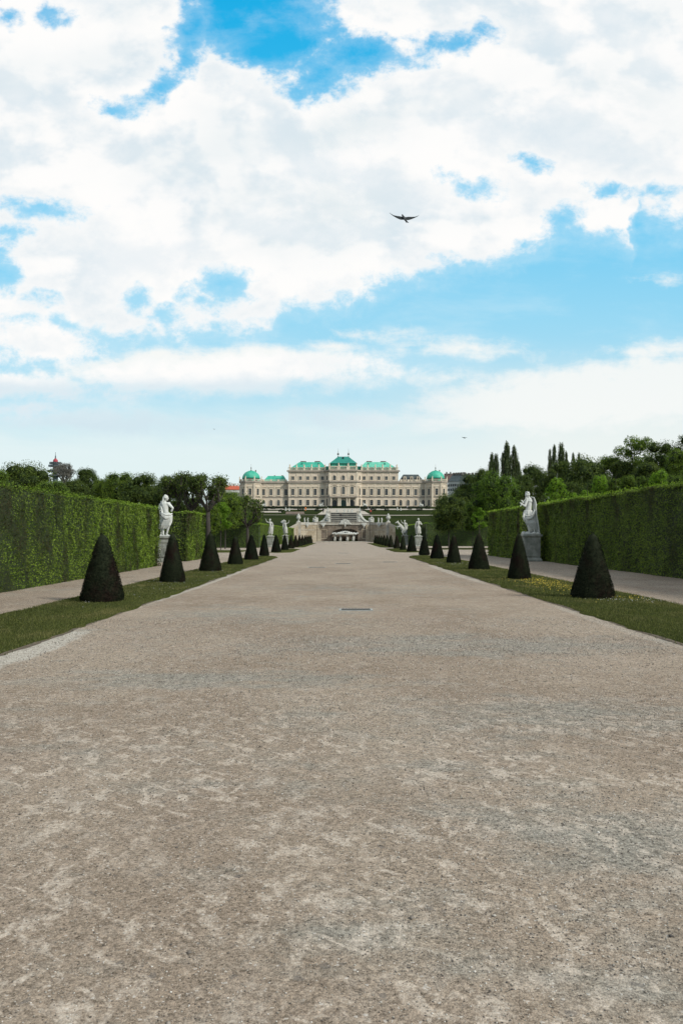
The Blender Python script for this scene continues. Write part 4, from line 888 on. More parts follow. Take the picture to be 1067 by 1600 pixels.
# pilasters
b=MB()
gal=[412,423.6,435.3,447]; mw=[458.1,469.7,481.3,492.7,504.2]
def pil(x,y,z0,z1,w=.75,o=.16):
    b=MB(); b.box(x-w/2,x+w/2,y-o,y+.1,z0,z1); pp('pilaster',b,'pal_trim')
mids=[(gal[i]+gal[i+1])/2 for i in range(3)]
for s in (-1,1):
    for px in mids:
        x=s*abs(X(px)); pil(x,D_G,zA+.25,zB0-.62)
    for px in [452.2]+[(mw[i]+mw[i+1])/2 for i in range(4)]+[508]:
        x=s*abs(X(px)); pil(x,D_M,zA+.25,zB0-.62,.9); pil(x,D_M,zB1+.02,zC0-.57,.7)
    for px in (515.6,528.8-.2): 
        x=s*abs(X(px)); pil(x,D_C,zA+1.1,zB0-.62,1.3); pil(x,D_C,zB1+.02,zC0-.57,1.1)
for s in (-1,1):
    o8=octo(s*pcx,pcy,pr+.12)
    for (x,y) in o8: b=MB(); b.box(x-.42,x+.42,y-.42,y+.42,zb,zB0-.62); pp('pilaster',b,'pal_trim')
# windows: surround (thing's part) with the pane as sub-part
def wmesh(kind,w,h):
    b=MB(); t=.24; o=-.28; hw=w/2
    arch=kind in('arch','oval')
    def ring(hw_,hh,zc_,r_): pass
    if arch:
        n=12; r=hw; zc_=h-r
        inn=[(-hw,0),(hw,0)]+[(r*math.cos(a),zc_+r*math.sin(a)) for a in np.linspace(0,PI,n)]
        out=[(-hw-t,-t),(hw+t,-t)]+[((r+t)*math.cos(a),zc_+(r+t)*math.sin(a)) for a in np.linspace(0,PI,n)]
    else:
        inn=[(-hw,0),(hw,0),(hw,h),(-hw,h)]; out=[(-hw-t,-t),(hw+t,-t),(hw+t,h+t),(-hw-t,h+t)]
    k=b.addv([(x,o,z) for x,z in out]+[(x,o,z) for x,z in inn]+[(x,.0,z) for x,z in out]+[(x,.0,z) for x,z in inn]); n=len(inn)
    for i in range(n):
        j=(i+1)%n; b.addf([(k+i,k+j,k+n+j,k+n+i),(k+n+i,k+n+j,k+3*n+j,k+3*n+i),(k+2*n+i,k+2*n+j,k+j,k+i)])
    b.box(-hw-.4,hw+.4,-.42,0,-t-.16,-t+.01)
    if kind=='ped':
        b.prism([(-hw-.7,h+.75),(hw+.7,h+.75),(hw+.5,h+1.15),(.0,h+1.95),(-hw-.5,h+1.15)],'y',-.5,0); b.box(-hw-.1,hw+.1,-.3,0,h+t,h+.75)
    if kind=='curve':
        b.prism([((hw+.7)*math.cos(a),h+.95+1.0*math.sin(a)) for a in np.linspace(0,PI,12)],'y',-.5,0); b.box(-hw-.1,hw+.1,-.3,0,h+t,h+.95)
    if kind=='flat': b.box(-hw-.55,hw+.55,-.48,0,h+.9,h+1.2); b.box(-hw-.1,hw+.1,-.24,0,h+t,h+.9)
    if kind=='arch': b.prism([(-.2,h-.05),(.2,h-.05),(.28,h+.5),(-.28,h+.5)],'y',-.4,0)
    f=b
    p=MB(); p.mat(0)
    p.prism([(x,z) for x,z in inn],'y',-.07,-.02)
    p.mat(1); p.box(-.055,.055,-.13,-.071,0,h-.02); 
    for zz in ((.36,.7) if h>2.2 else (.5,)): p.box(-hw,hw,-.128,-.0712,h*zz-.05,h*zz+.05)
    p.box(-hw,-hw+.09,-.126,-.0714,0,h-(hw if arch else 0)); p.box(hw-.09,hw,-.126,-.0714,0,h-(hw if arch else 0))
    return f,p
WC={}
def window(kind,w,h,x,y,z,rz=0,trim='pal_trim'):
    key=(kind,w,h)
    if key not in WC:
        f,p=wmesh(kind,w,h); a=f.build('window',trim,pal); c=p.build('pane',['glass','white_frame'],a); WC[key]=(a.data,c.data)
    else:
        a=link('window',WC[key][0],pal); c=link('pane',WC[key][1],a)
    a.location=(x,y,z); a.rotation_euler.z=rz
z0g=Z(790.3); z1f=Z(774); z2f=Z(751.0,D_M)
for s in (-1,1):
    for px in gal:
        x=s*abs(X(px)); window('arch',1.55,3.1,x,D_G,z0g); window('flat',1.6,3.3,x,D_G,z1f)
    for i,px in enumerate(mw):
        x=s*abs(X(px)); window('rect',1.6,2.95,x,D_M,z0g+.1); window('curve' if i%2 else 'ped',1.6,3.3,x,D_M,z1f); window('rect',1.55,1.9,x,D_M,z2f+.35); 
    # canted bay
    a=math.atan2(D_M-D_C,cb-cw_); mx_,my_=(cb+cw_)/2,(D_M+D_C)/2
    rz=(PI/2-a) if False else a
    nx,ny=math.sin(a),-math.cos(a)
    for kind,w,h,z in (('arch',1.15,3.6,z0g),('ped',1.15,3.5,z1f),('arch',1.1,2.2,z2f+.2)):
        window(kind,w,h,s*mx_,my_,z,s*a)
    # pavilion
    for k,kind in ((0,'curve'),(-1,'ped'),(1,'ped')):
        ang=k*PI/4; rr=pr*math.cos(PI/8); x=s*pcx+rr*math.sin(ang); y=pcy-rr*math.cos(ang)
        window(kind,1.5,3.4,x,y,z1f,ang); window('arch',1.5,3.2,x,y,z0g,ang)
# centre
zc0=TZ(437)
for px in (522.8,536.4,549.8):
    x=X(px); window('arch',1.7,4.1,x,D_C,Z(772.2,D_C)); window('arch',1.6,2.5,x,D_C,Z(750.3,D_C))
    b=MB(); b.prism([(x-1.9,Z(759.9,D_C)),(x-1.0,Z(758.9,D_C)),(x,Z(757.3,D_C)),(x+1.0,Z(758.9,D_C)),(x+1.9,Z(759.9,D_C)),(x+1.9,Z(759.1,D_C)),(x+.9,Z(757.8,D_C)),(x,Z(756.4,D_C)),(x-.9,Z(757.8,D_C)),(x-1.9,Z(759.1,D_C))][::-1],'y',D_C-.45,D_C); pp('pediment',b,'pal_trim')
    h=Z(779,D_C)-z0g+.2; b=MB(); hw=1.28; n=12
    b.prism([(-hw,0),(hw,0)]+[(hw*math.cos(a),h-hw+hw*math.sin(a)) for a in np.linspace(0,PI,n)],'y',-.08,0)
    o=pp('door',b,'green_door' if px==536.4 else 'dark',None,False,(x,D_C-.02,zc0)); b=MB()
    for q in (-.64,0,.64): b.box(q-.05,q+.05,-.14,-.081,.1,h-1.3)
    b.box(-hw,hw,-.138,-.0812,h-1.35,h-1.25); b.build('door_frame','slate',o)
b=MB()
for px in (517.6,528.7,531.6,541.8,545.3,555.5):
    x=X(px); y=D_C-1.6; b.lathe([(.5,0),(.5,.35),(.42,.42),(.40,1.5),(.36,4.6),(.36,5.0),(.5,5.2),(.52,5.4)],(x,y,zc0),14); b.box(x-.55,x+.55,y-.55,y+.55,zc0-.5,zc0+.05); pp('column',b,'pal_trim'); b=MB()
b=MB(); zt_=Z(776.2,D_C-2); x0,x1=X(515.5),X(557.5); b.box(x0,x1,D_C-2.4,D_C,zt_-.35,zt_+.25); pp('balcony_slab',b,'pal_corn')
b=MB(); n=34
for i in range(n): x=x0+.2+(x1-x0-.4)*i/(n-1); b.lathe([(.07,0),(.13,.25),(.06,.55),(.1,.7)],(x,D_C-2.25,zt_+.25),6)
b.box(x0,x1,D_C-2.38,D_C-2.1,zt_+.95,zt_+1.1)
for s in (-1,1): b.box(s*x1-.25 if s>0 else x0,s*x1 if s>0 else x0+.25,D_C-2.375,D_C-.05,zt_+.25,zt_+1.095)
pp('balcony_railing',b,'pal_trim')
# balustrades
def balus(xa,xb,y,z,h=1.5,posts=()):
    b=MB(); L=xb-xa; n=int(L/.55)
    for i in range(n): x=xa+(i+.5)*L/n; b.lathe([(.08,0),(.14,h*.3),(.06,h*.62),(.1,h*.8)],(x,y,z+.02),5)
    b.box(xa,xb,y-.16,y+.16,z+h*.8,z+h); b.box(xa,xb,y-.14,y+.14,z-.05,z+.1)
    for p in posts: b.box(p-.45,p+.45,y-.24,y+.24,z-.04,z+h+.12)
    return pp('balustrade',b,'pal_trim')
def roofstat(x,y,z,h,seed):
    r=random.Random(seed); b=MB(); b.cap((0,0,0),.28*h,(0,0,h*.35),.22*h,8); b.cap((0,0,h*.35),.2*h,(.04*h,0,h*.7),.17*h,8); b.ell((.05*h,0,h*.92),(.1*h,.1*h,.12*h),None,8,6); b.cap((0,0,h*.7),.09*h,(r.choice((-1,1))*.32*h,0,h*r.uniform(.5,.95)),.06*h,6)
    return pp('rooftop_figure',b,'pal_trim',None,True,(x,y,z))
for s in (-1,1):
    px_=[abs(X(p)) for p in (453.5,464,475.6,487,498.5,508)]
    xs=sorted([s*v for v in px_]); xa,xb=sorted((s*29.6,s*cb)); balus(xa,xb,D_M-.3,zC1,1.45,xs)
    for i,x in enumerate(xs): roofstat(x,D_M-.3,zC1+1.55,1.7,i+int(s*3))
    xa,xb=sorted((s*43.6,s*29.9)); balus(xa,xb,D_G-.2,zB1,.9,[s*v for v in (31,34.8,38.8,42.6)])
    for k in (-1,0,1):
        pass
    b=MB(); o8=octo(s*pcx,pcy,pr+.35)
    for i in range(8):
        (xa_,ya_),(xb_,yb_)=o8[i],o8[(i+1)%8]; b.box(xa_-.35,xa_+.35,ya_-.35,ya_+.35,zB1,zB1+1.25)
        for j in range(1,7): u=j/7; b.lathe([(.1,0),(.14,.3),(.07,.6),(.1,.8)],(xa_+(xb_-xa_)*u,ya_+(yb_-ya_)*u,zB1),5)
        A=Vector((xa_,ya_,0)); B_=Vector((xb_,yb_,0)); nrm=(B_-A).normalized().cross(Vector((0,0,1)))*.13
        b.hexa([A-nrm+Vector((0,0,zB1+.78)),A+nrm+Vector((0,0,zB1+.78)),B_+nrm+Vector((0,0,zB1+.78)),B_-nrm+Vector((0,0,zB1+.78)),A-nrm+Vector((0,0,zB1+1.0)),A+nrm+Vector((0,0,zB1+1.0)),B_+nrm+Vector((0,0,zB1+1.0)),B_-nrm+Vector((0,0,zB1+1.0))])
    pp('balustrade',b,'pal_trim')
    for i,(x,y) in enumerate(o8):
        if y<pcy: roofstat(x,y,zB1+1.25,1.3,i)
balus(-cw_,cw_,D_C-.4,zC1+.05,1.9,[X(p) for p in (515,528,530.5,542.5,545,556.5)]); 
for p in (515,529.2,543.8,556.5): roofstat(X(p),D_C-.4,zC1+2.05,1.6,int(p))
# roofs
def hip(rings): 
    b=MB(); b.loft([[(x0,y0,z),(x1,y0,z),(x1,y1,z),(x0,y1,z)] for x0,x1,y0,y1,z in rings]); return b
for s in (-1,1):
    x0,x1=sorted((s*abs(X(454)),s*abs(X(511)))); r0,r1=sorted((s*abs(X(467)),s*abs(X(501.5))))
    zr=Z(721.6,5); ze=Z(735,0); zk=Z(731,0)
    b=hip([(x0,x1,D_M+1.0,15,ze-.3),(x0+.2,x1-.2,D_M+1.5,14.8,zk),(r0,r1,6.5,8.5,zr)])
    rf=pp('roof',b,'copper_pale' if s>0 else 'copper')
    b=MB(); 
    for i in range(5):  # dormers in the balustrade band
        x=s*abs(X(mw[i])); b.box(x-1.15,x+1.15,D_M+.75,D_M+3,ze-.2,ze+1.15); b.prism([(x-1.3,ze+1.15),(x+1.3,ze+1.15),(x+.7,ze+1.7),(x-.7,ze+1.7)],'y',D_M+.7,D_M+3.2)
    b.build('dormer','copper_dark',rf)
    b=MB()
    for q in (r0+.6,r1-3.6): b.box(q,q+3.0,6.4,8.6,zr-.4,zr+.55)
    b.build('chimney','chimney',rf)
    b=MB()
    for q in (r0+1.5,r1-1.5): b.box(q-.4,q+.4,3.2,5.5,zr-2.2,zr-1.15); b.prism([(q-.55,zr-1.15),(q+.55,zr-1.15),(q,zr-.7)],'y',3.1,5.4)
    b.build('dormer','copper_dark',rf)
    # gallery roofs
    if s<0:
        ga,gb=X(410),X(448.5); b=hip([(ga,gb,1.2,12,zB1-.2),(X(417.5),X(442.5),5,7.5,Z(743.4,4))]); g_=pp('roof',b,'copper')
        b=MB(); b.box(X(427),X(429),5.5,6.8,Z(744,4),Z(742.3,4)).box(X(438.5),X(441.5),5.5,6.8,Z(744,4),Z(742.3,4)); b.build('chimney','chimney',g_)
    else:
        ga,gb=X(623.5),X(663.5); b=hip([(ga,gb,1.0,12,zB1-.2),(X(630.5),X(654.5),3.2,10,Z(742.2,4)),(X(630.7),X(654.3),3.3,9.9,Z(741.6,4))]); g_=pp('roof',b,'slate')
        b=MB()
        for p in (632.5,643,653.5): b.box(X(p)-.75,X(p)+.75,.8,3.5,zB1,Z(744.5)); 
        b.build('dormer','pal_trim',g_)
        b=MB()
        for p in (632.5,643,653.5): b.box(X(p)-.35,X(p)+.35,.75,.8,zB1+.7,Z(745.6))
        b.build('dormer_glass','glass',g_)
# centre roof
zt1=Z(727.5,D_C); zt2=Z(723.6,D_C+1)
b=hip([(X(517.5),X(555.5),D_C+.8,13,zC1-.2),(X(517.5),X(555.5),D_C+.8,13,zt2-.25)]); pp('attic_wall',b,'copper')
b=hip([(X(514.8),X(557.9),D_C+.1,14,zt2-.25),(X(514.8),X(557.9),D_C+.1,14,zt2+.0)]); pp('eaves',b,'copper_dark')
b=hip([(X(515.6),X(557.1),D_C+.4,13.6,zt2+.0),(X(518.5),X(554.2),D_C+2.2,12.6,zt2+1.0),(X(521.5),X(551.2),D_C+3.6,11.4,zt2+1.9),(X(528.2),X(544.5),2.5,5.5,Z(713.8,4))]); rf=pp('roof',b,'copper_dark')
b=MB()
for p in (528.2,544.5): 
    x=X(p); z=Z(713.8,4); b.cap((x,3.5,z-.2),.35,(x,3.5,z+.5),.16,8); b.ell((x,3.5,z+1.45),(.55,.55,.62),None,10,7); b.cap((x,3.5,z+1.6),.12,(x,3.5,z+4.6),.03,6)
b.build('finial','chimney',rf,True)
b=MB()
for p in (522.8,536.4,549.8):
    x=X(p); b.box(x-1.35,x+1.35,D_C+.55,D_C+1.5,zC1+.1,zC1+1.7); b.prism([(1.35*math.cos(a)+x,zC1+1.7+.5*math.sin(a)) for a in np.linspace(0,PI,10)],'y',D_C+.5,D_C+1.6)
b.box(X(528.5)-.8,X(528.5)+.8,D_C+.5,D_C+1,zt2-1.3,zt2-.5).box(X(544)-.8,X(544)+.8,D_C+.5,D_C+1,zt2-1.3,zt2-.5)
b.build('dormer','copper_dark',rf)
b=MB(); b.ell((X(536),D_C+5.6,zt2+3.3),(.55,.9,.5),None,10,7); b.build('roof_window','dark',rf)
b=MB()   # low link roofs either side of the centre
for s in (-1,1):
    xa,xb=sorted((s*abs(X(517)),s*abs(X(507.5)))); b.box(xa,xb,D_M+.6,12,zC1-.1,zC1+2.2)
pp('link_roof',b,'copper_dark')
# domes
for s in (-1,1):
    cx,cy=s*pcx,pcy; b=MB(); rb=4.75; zd=Z(747.3,0); zt3=Z(734.9,0); H=zt3-zd
    b.lathe([(rb*.93,zB1-.2),(rb*.95,zd-.25)],(cx,cy,0),8,PI/8); dr=pp('drum',b,'copper_pale' if s<0 else 'copper')
    b=MB(); b.lathe([(rb*1.04,zd-.35),(rb*1.06,zd-.12)],(cx,cy,0),8,PI/8); pp('eaves',b,'copper_dark')
    b=MB(); b.lathe([(rb*1.02,zd-.12),(rb*1.0,zd+H*.12),(rb*.95,zd+H*.3),(rb*.86,zd+H*.5),(rb*.7,zd+H*.7),(rb*.48,zd+H*.86),(rb*.24,zd+H*.96),(.2,zd+H)],(cx,cy,0),16,PI/16); dm=pp('dome',b,'copper',None,True)
    b=MB(); b.lathe([(.45,-.1),(.3,.3),(.12,.5),(.12,.9),(.3,1.1),(.34,1.35),(.2,1.6),(.06,1.8),(.03,3.4)],(cx,cy,zt3),10); b.build('finial','chimney',dm,True)
    b=MB(); b.box(cx+2.0,cx+2.6,cy+1,cy+1.6,zd+H*.6,zd+H*1.08); b.build('chimney','chimney',dm)
    b=MB()
    for k in (-1,0,1):
        ang=k*PI/4; b.xf=Matrix.Translation((cx,cy,0))@Matrix.Rotation(ang,4,'Z'); b.box(-.8,.8,-rb*.98,-rb*.8,zB1+.4,zd-.4)
    b.build('drum_window','dark',dr)
# downpipes
b=MB()
for px in (409,664.5): b.cap((X(px),D_G-.45,zb+.5),.12,(X(px),D_G-.45,zB0),.12,8)
pp('downpipe',b,'chimney')
# ---------------------------------------------------------------- neighbouring buildings
def bldg(px0,px1,Y,ytop,yeave,depth,mat_r,mat_w,label,rz=0,nwin=6,rows=2,chim=4):
    x0,x1=WX(px0,Y),WX(px1,Y); zr,ze=WZ(ytop,Y),WZ(yeave,Y); w=x1-x0; zb_=TZ(Y)-3
    r=empty('town_house',((x0+x1)/2,Y,0),label,'house','town houses beside the palace',rz)
    b=MB(); b.box(-w/2,w/2,0,depth,zb_,ze); b.build('wall',mat_w,r)
    b=MB(); b.prism([(-.5,ze),(depth+.5,ze),(depth*.62,zr),(depth*.38,zr)],'x',-w/2-.4,w/2+.4); rf=b.build('roof',mat_r,r)
    for i in range(chim):
        x=-w/2+w*(i+.5)/chim; b=MB(); b.box(x-.5,x+.5,depth*.3,depth*.45,zr-2,zr+1.1); b.build('chimney','render_white' if mat_r=='red_tile' else 'chimney',rf)
    for i in range(nwin):
        for j in range(rows):
            x=-w/2+w*(i+.5)/nwin; z=ze-1.2-(j+1)*3.1+.8; b=MB(); b.box(-.5,.5,-.06,0,0,1.7); o=b.build('window','glass',r); o.location=(x,-.001,z)
bldg(699,722,560,740,752,16,'slate','render_white','pale town house with a long dark roof just right of the dome',R(-38),7,2,5)
bldg(712,742,520,741,751.5,14,'slate','render_white','lower pale town house with dark roof nearer the trees on the right',R(-34),8,2,5)
bldg(694,706,600,739,753,14,'brown_tile','render_white','small brown roofed house behind the right corner pavilion',R(-10),3,2,2)
bldg(347,376,500,757.3,765,14,'red_tile','render_white','house with a red tiled roof and white chimneys left of the palace',R(12),8,2,6)
# telecom tower
M['tw_grey']=plain('tower_grey_steel',(.10,.13,.14),.7); M['tw_red']=plain('tower_red_steel',(.38,.03,.045),.6); M['tw_white']=plain('tower_white_steel',(.6,.62,.62),.6)
Yt=900; tw=empty('telecom_tower',(WX(87.3,Yt),Yt,0),'red and grey telecom tower with stacked round platforms rising behind the left trees','telecom tower')
def tz(py): return WZ(py,Yt)
def twp(name,b,mat): return b.build(name,mat,tw)
b=MB(); b.cap((0,0,0),3.4,(0,0,tz(724)),2.6,12); twp('shaft',b,'tw_grey')
b=MB(); b.lathe([(2.4,tz(725)),(2.6,tz(720)),(2.2,tz(718))],n=12); b.lathe([(1.4,tz(733)),(3.3,tz(731))],n=12); b.lathe([(1.5,tz(719)),(1.2,tz(716.5))],n=10); twp('red_section',b,'tw_red')
b=MB(); b.lathe([(.8,tz(716.5)),(.6,tz(712)),(.25,tz(711.8)),(.2,tz(706.5))],n=8); twp('mast',b,'tw_grey')
for py,r_ in ((724.5,6.5),(728.8,7.6),(737,8.6),(744,7)):
    b=MB(); b.lathe([(1.5,tz(py+.5)),(r_,tz(py+.4)),(r_,tz(py-.6)),(1.5,tz(py-.7))],n=24)
    twp('platform',b,'tw_grey'); b=MB()
    for k in range(18): a=k*PI/9; b.box(r_*.92*math.cos(a)-.3,r_*.92*math.cos(a)+.3,r_*.92*math.sin(a)-.3,r_*.92*math.sin(a)+.3,tz(py-.7),tz(py-2.0))
    b.lathe([(r_*.95,tz(py-1.9)),(r_*.95,tz(py-2.3)),(r_*.88,tz(py-2.3)),(r_*.88,tz(py-1.9))],n=24); twp('aerial_ring',b,'tw_grey')
# ---------------------------------------------------------------- trees
def crown_mesh(seed,kind='round',n=6500,leaf=.06,mat='tree_dark',nb=26,core=True,hr=1.5):
    # unit crown: radius 1, height 0..1 (scaled per tree); clumps = lumpy leaf masses
    rg=np.random.default_rng(seed); nz=snoise(seed); V=[];core_v=[];core_f=[]
    B=[]
    for i in range(nb):
        a=rg.uniform(0,2*PI) if kind!='poplar' else i*2.4
        if kind=='round':
            t=rg.uniform(.08,.92); rmax=math.sin(PI*min(1,(t*.82+.12)))**.75; rr=rmax*rg.uniform(.35,.78); br=rg.uniform(.22,.40)
        elif kind=='dome':
            t=rg.uniform(.1,.85); rmax=math.sqrt(max(.05,1-t*t)); rr=rmax*rg.uniform(.3,.8); br=rg.uniform(.22,.38)
        elif kind=='poplar':
            t=.04+.90*(i+rg.uniform(0,.8))/nb; rmax=(math.sin(PI*(t*.74+.16))**.8); rr=rmax*rg.uniform(.15,.62); br=rg.uniform(.28,.46)*(.62+.38*rmax)
        else:
            t=rg.uniform(.1,.95); rmax=math.sin(PI*min(1,t*.8+.15))**.7; rr=rmax*rg.uniform(.2,.9); br=rg.uniform(.12,.24)
        B.append((rr*math.cos(a),rr*math.sin(a),t,br))
    asp=min(1.0,(3.2 if kind=='poplar' else .88)/hr)
    B=np.array(B); w=B[:,3]**2; cnt=(n*w/w.sum()).astype(int)
    for (x,y,z,br),c in zip(B,cnt):
        c=int(c*1.35); N=rg.normal(0,1,(c,3)); N/=np.linalg.norm(N,axis=1,keepdims=True); q=(1+.25*nz(N+x*3,3.2))*rg.uniform(.45,1.08,c)**.6
        P=(N*q[:,None]*np.array([br,br,br*asp])+np.array([x,y,z]))*np.array([1,1,hr]); s_=leaf*rg.uniform(.7,1.3,c)
        NN=N+np.array([0,0,.3]); A,_=cards(P,NN,s_,.75,rg)
        V.append(A)
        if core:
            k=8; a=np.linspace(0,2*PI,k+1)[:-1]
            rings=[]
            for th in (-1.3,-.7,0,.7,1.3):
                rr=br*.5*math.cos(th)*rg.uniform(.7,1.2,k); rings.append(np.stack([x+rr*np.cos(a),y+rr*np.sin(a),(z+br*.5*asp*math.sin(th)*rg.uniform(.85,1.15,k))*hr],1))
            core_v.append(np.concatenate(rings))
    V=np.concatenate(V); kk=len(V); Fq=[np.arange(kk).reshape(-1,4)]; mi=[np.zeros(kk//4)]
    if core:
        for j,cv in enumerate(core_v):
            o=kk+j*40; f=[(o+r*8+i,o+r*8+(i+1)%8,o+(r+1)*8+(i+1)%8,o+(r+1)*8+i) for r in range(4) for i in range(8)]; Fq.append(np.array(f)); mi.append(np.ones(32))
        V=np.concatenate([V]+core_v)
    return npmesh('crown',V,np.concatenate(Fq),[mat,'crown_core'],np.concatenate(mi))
def trunk_mesh(seed,h=1.0,r=.05,limbs=5,mat='bark'):
    rg=random.Random(seed); b=MB(); b.tube([(0,0,-.03),(rg.uniform(-.02,.02),0,.4),(rg.uniform(-.04,.04),.02,1.0)],[r*1.25,r,r*.7],8)
    for i in range(limbs):
        a=rg.uniform(0,2*PI); z=rg.uniform(.55,.95); d=rg.uniform(.25,.5); b.tube([(0,0,z-.08),(math.cos(a)*d*.5,math.sin(a)*d*.5,z+.12),(math.cos(a)*d,math.sin(a)*d,z+.38)],[r*.55,r*.4,r*.15],6)
    me=b.build('trunk',mat); me_=me.data; bpy.data.objects.remove(me); return me_
CR={'dark':[(201,'round',13000,.048,'tree_dark',46),(202,'dome',14000,.044,'tree_dark',54),(203,'round',13000,.048,'tree_dark',54)],
 'mid':[(211,'round',12000,.05,'tree_mid',46),(212,'round',12000,.05,'tree_mid',54)],
 'bright':[(221,'round',8000,.065,'tree_bright',34),(222,'loose',7500,.07,'tree_bright',44)],
 'loose':[(231,'loose',9000,.05,'tree_mid',50,False),(232,'loose',8000,.05,'tree_dark',48,False)],
 'dense':[(241,'round',13000,.045,'tree_dark',44),(242,'round',18000,.04,'tree_mid2',64)],
 'poplar':[(251,'poplar',4200,.17,'poplar',30),(252,'poplar',3800,.18,'poplar',26)]}
CACHE={}
def crown(kind,var,ratio):
    q=(min((1,1.25,1.6,2,2.5,3.2,4.2,6,8,11),key=lambda v:abs(math.log(v/ratio)))); k=(kind,var%len(CR[kind]),q)
    if k not in CACHE:
        a=CR[kind][k[1]]; CACHE[k]=crown_mesh(*a,**({'hr':q} if len(a)>5 else {'hr':q}))
    return CACHE[k],q
TR=[trunk_mesh(1),trunk_mesh(2),trunk_mesh(3,limbs=7)]
def tree(kind,px,ytop,wpx,ybot,Y,label,group,var=0,name=None,z0=None):
    z0=TZ(Y) if z0 is None else z0; x=WX(px,Y); rad=wpx/2*Y/F; zt_=WZ(ytop,Y); zb_=max(z0+.8,WZ(ybot,Y)); H=zt_-zb_
    nm=name or {'poplar':'poplar_tree'}.get(kind,'tree')
    r=empty(nm,(x,Y,z0),label,'tree',group)
    wf=1.0; cm_,q_=crown(kind,var,H*.93/(rad*wf)); c=link('crown',cm_,r,(0,0,zb_-z0)); c.scale=(rad*wf,rad*wf,H*.93/q_); c.rotation_euler.z=random.uniform(0,6.28)
    th=(zb_-z0)+H*.35; t_=link('trunk',TR[var%3],r); hs=th; t_.scale=(max(.25*hs,rad*.55),)*2+(hs,); return r
GL='trees beyond the left hedge'; GR='trees beyond the right hedge'
tree('dark',36,722.5,104,775,112,'broad dark green domed tree at the far left edge above the hedge',GL,1)
tree('dark',-35,738,110,790,100,'dark tree mostly outside the left edge of the view',GL,0)
tree('mid',-8,738,60,770,90,'smaller mid green tree at the left edge before the domed tree',GL,0)
tree('mid',84,752,62,785,95,'rounded olive green tree crown in front of the telecom tower',GL,1)
tree('dark',118,750,50,785,98,'low olive tree crown right of the telecom tower',GL,2)
tree('dark',137,729,46,778,118,'dark tree with a pointed crown just right of the bare branching tree',GL,2)
tree('mid',163,748,44,790,112,'low mid green crown in the dip between two taller dark trees on the left',GL,0)
tree('mid',187,735,60,790,110,'mid green tree left of the widest rounded crown on the left side',GL,1)
tree('dark',226,733,86,800,108,'wide rounded dark green tree behind the left marble statue',GL,1)
tree('dark',262,741,50,800,102,'dark green tree just right of the left marble statue head',GL,0)
tree('loose',283,737,34,780,104,'airy tree with loose foliage right of the left marble statue',GL,1)
tree('dark',300,772,60,830,100,'low dark foliage beneath the knotty lime trees on the left',GL,2)
tree('mid',352,768,60,826,97,'leafy green tree at the end of the left hedge',GL,1)
tree('mid',362,767,52,826,125,'leafy green tree hiding the walls of the red roofed house',GL,0)
tree('bright',345,782,40,830,90,'fresh green young tree just past the end of the left hedge',GL,1)
tree('mid',330,790,40,834,85,'low leafy tree tight against the end of the left hedge',GL,0)
tree('dark',360,756,36,790,520,'distant dark tree behind the red roofed house, left of two','distant trees around the palace',0)
tree('dark',372,758,22,790,540,'distant dark tree touching the left corner pavilion','distant trees around the palace',1)
tree('dark',340,757,40,800,300,'dark distant tree left of the red roofed house','distant trees around the palace',2)
tree('mid',398,800,26,830,200,'green tree on the slope below the left corner pavilion','distant trees around the palace',1)
tree('mid',378,806,30,845,150,'leafy tree behind the bare pollard at the left','distant trees around the palace',0)
# right side
tree('dense',701,769,68,830,103,'dense dark round tree in front of the right corner pavilion',GR,0)
tree('mid',738,778,34,832,99,'mid green tree between the dense round tree and the tall bright tree',GR,1)
tree('dense',777,730,84,822,95,'tall broad bright green tree behind the right marble statue',GR,1)
tree('bright',748,790,26,830,93,'fresh green low tree left of the tall broad tree on the right',GR,1)
tree('dark',738,735,64,790,190,'dark tree rising behind the town houses on the right',GR,1)
tree('dark',722,757,44,800,210,'dark tree in front of the pale town house roofs',GR,0)
tree('dark',755,728,36,780,170,'dark tree below the smallest poplars',GR,2)
for px,yt,w,lab,v in ((767.5,704.5,8,'short poplar, leftmost of the near poplar cluster',0),(774.5,706.5,9,'second poplar from the left in the cluster',1),(785.5,702,6,'thin poplar pressed against the tallest one',1),(791.5,689.5,13,'tallest poplar standing in the middle of the poplar cluster',0),(803,693,10,'slim tall poplar right of the tallest one',1),(809.5,719,7,'lowest poplar at the right end of the cluster',0),
    (858.5,697,6,'small poplar left of the distant pair',1),(865.3,689,8.5,'left one of the distant pair of poplars above the dark wood',0),(876.5,688.5,11,'right one of the distant pair of poplars above the dark wood',1),(884.5,700,6,'small poplar right of the distant pair',0),(895,703,6,'tiny poplar tip left of the domed dark crown',1),(903.5,702.5,5,'tiny poplar tip poking out over the domed dark crown',0)):
    tree('poplar',px,yt,w*1.6,762,240,lab,'poplars on the skyline',v)
tree('dark',834,723,64,790,140,'dark tree just left of the distant pair of poplars, behind the right statue',GR,2)
tree('dark',818,738,40,790,125,'dark low tree directly behind the head of the right statue',GR,0)
tree('dark',872,718,66,790,128,'dark rounded tree under the distant pair of poplars',GR,0)
tree('dark',912,705,92,790,125,'large domed dark green tree in the middle of the right wood',GR,1)
tree('mid',950,709,66,790,128,'mid green tree between the domed tree and the tall loose tree on the right',GR,0)
tree('loose',994,679,86,760,125,'tall airy tree with gaps of sky in its crown on the right',GR,0)
tree('dark',975,712,60,790,122,'dark tree beneath the tall airy tree',GR,2)
tree('dark',1030,675,78,770,118,'tallest dark tree near the right edge of the view',GR,1)
tree('dark',1072,671,74,770,116,'tall dark tree cut by the right edge of the view',GR,0)
tree('mid',1062,688,60,780,105,'mid green tree at the right edge before the tallest trees',GR,1)
tree('dark',1012,712,70,790,110,'dark green tree filling the gap under the tall trees on the right',GR,1)
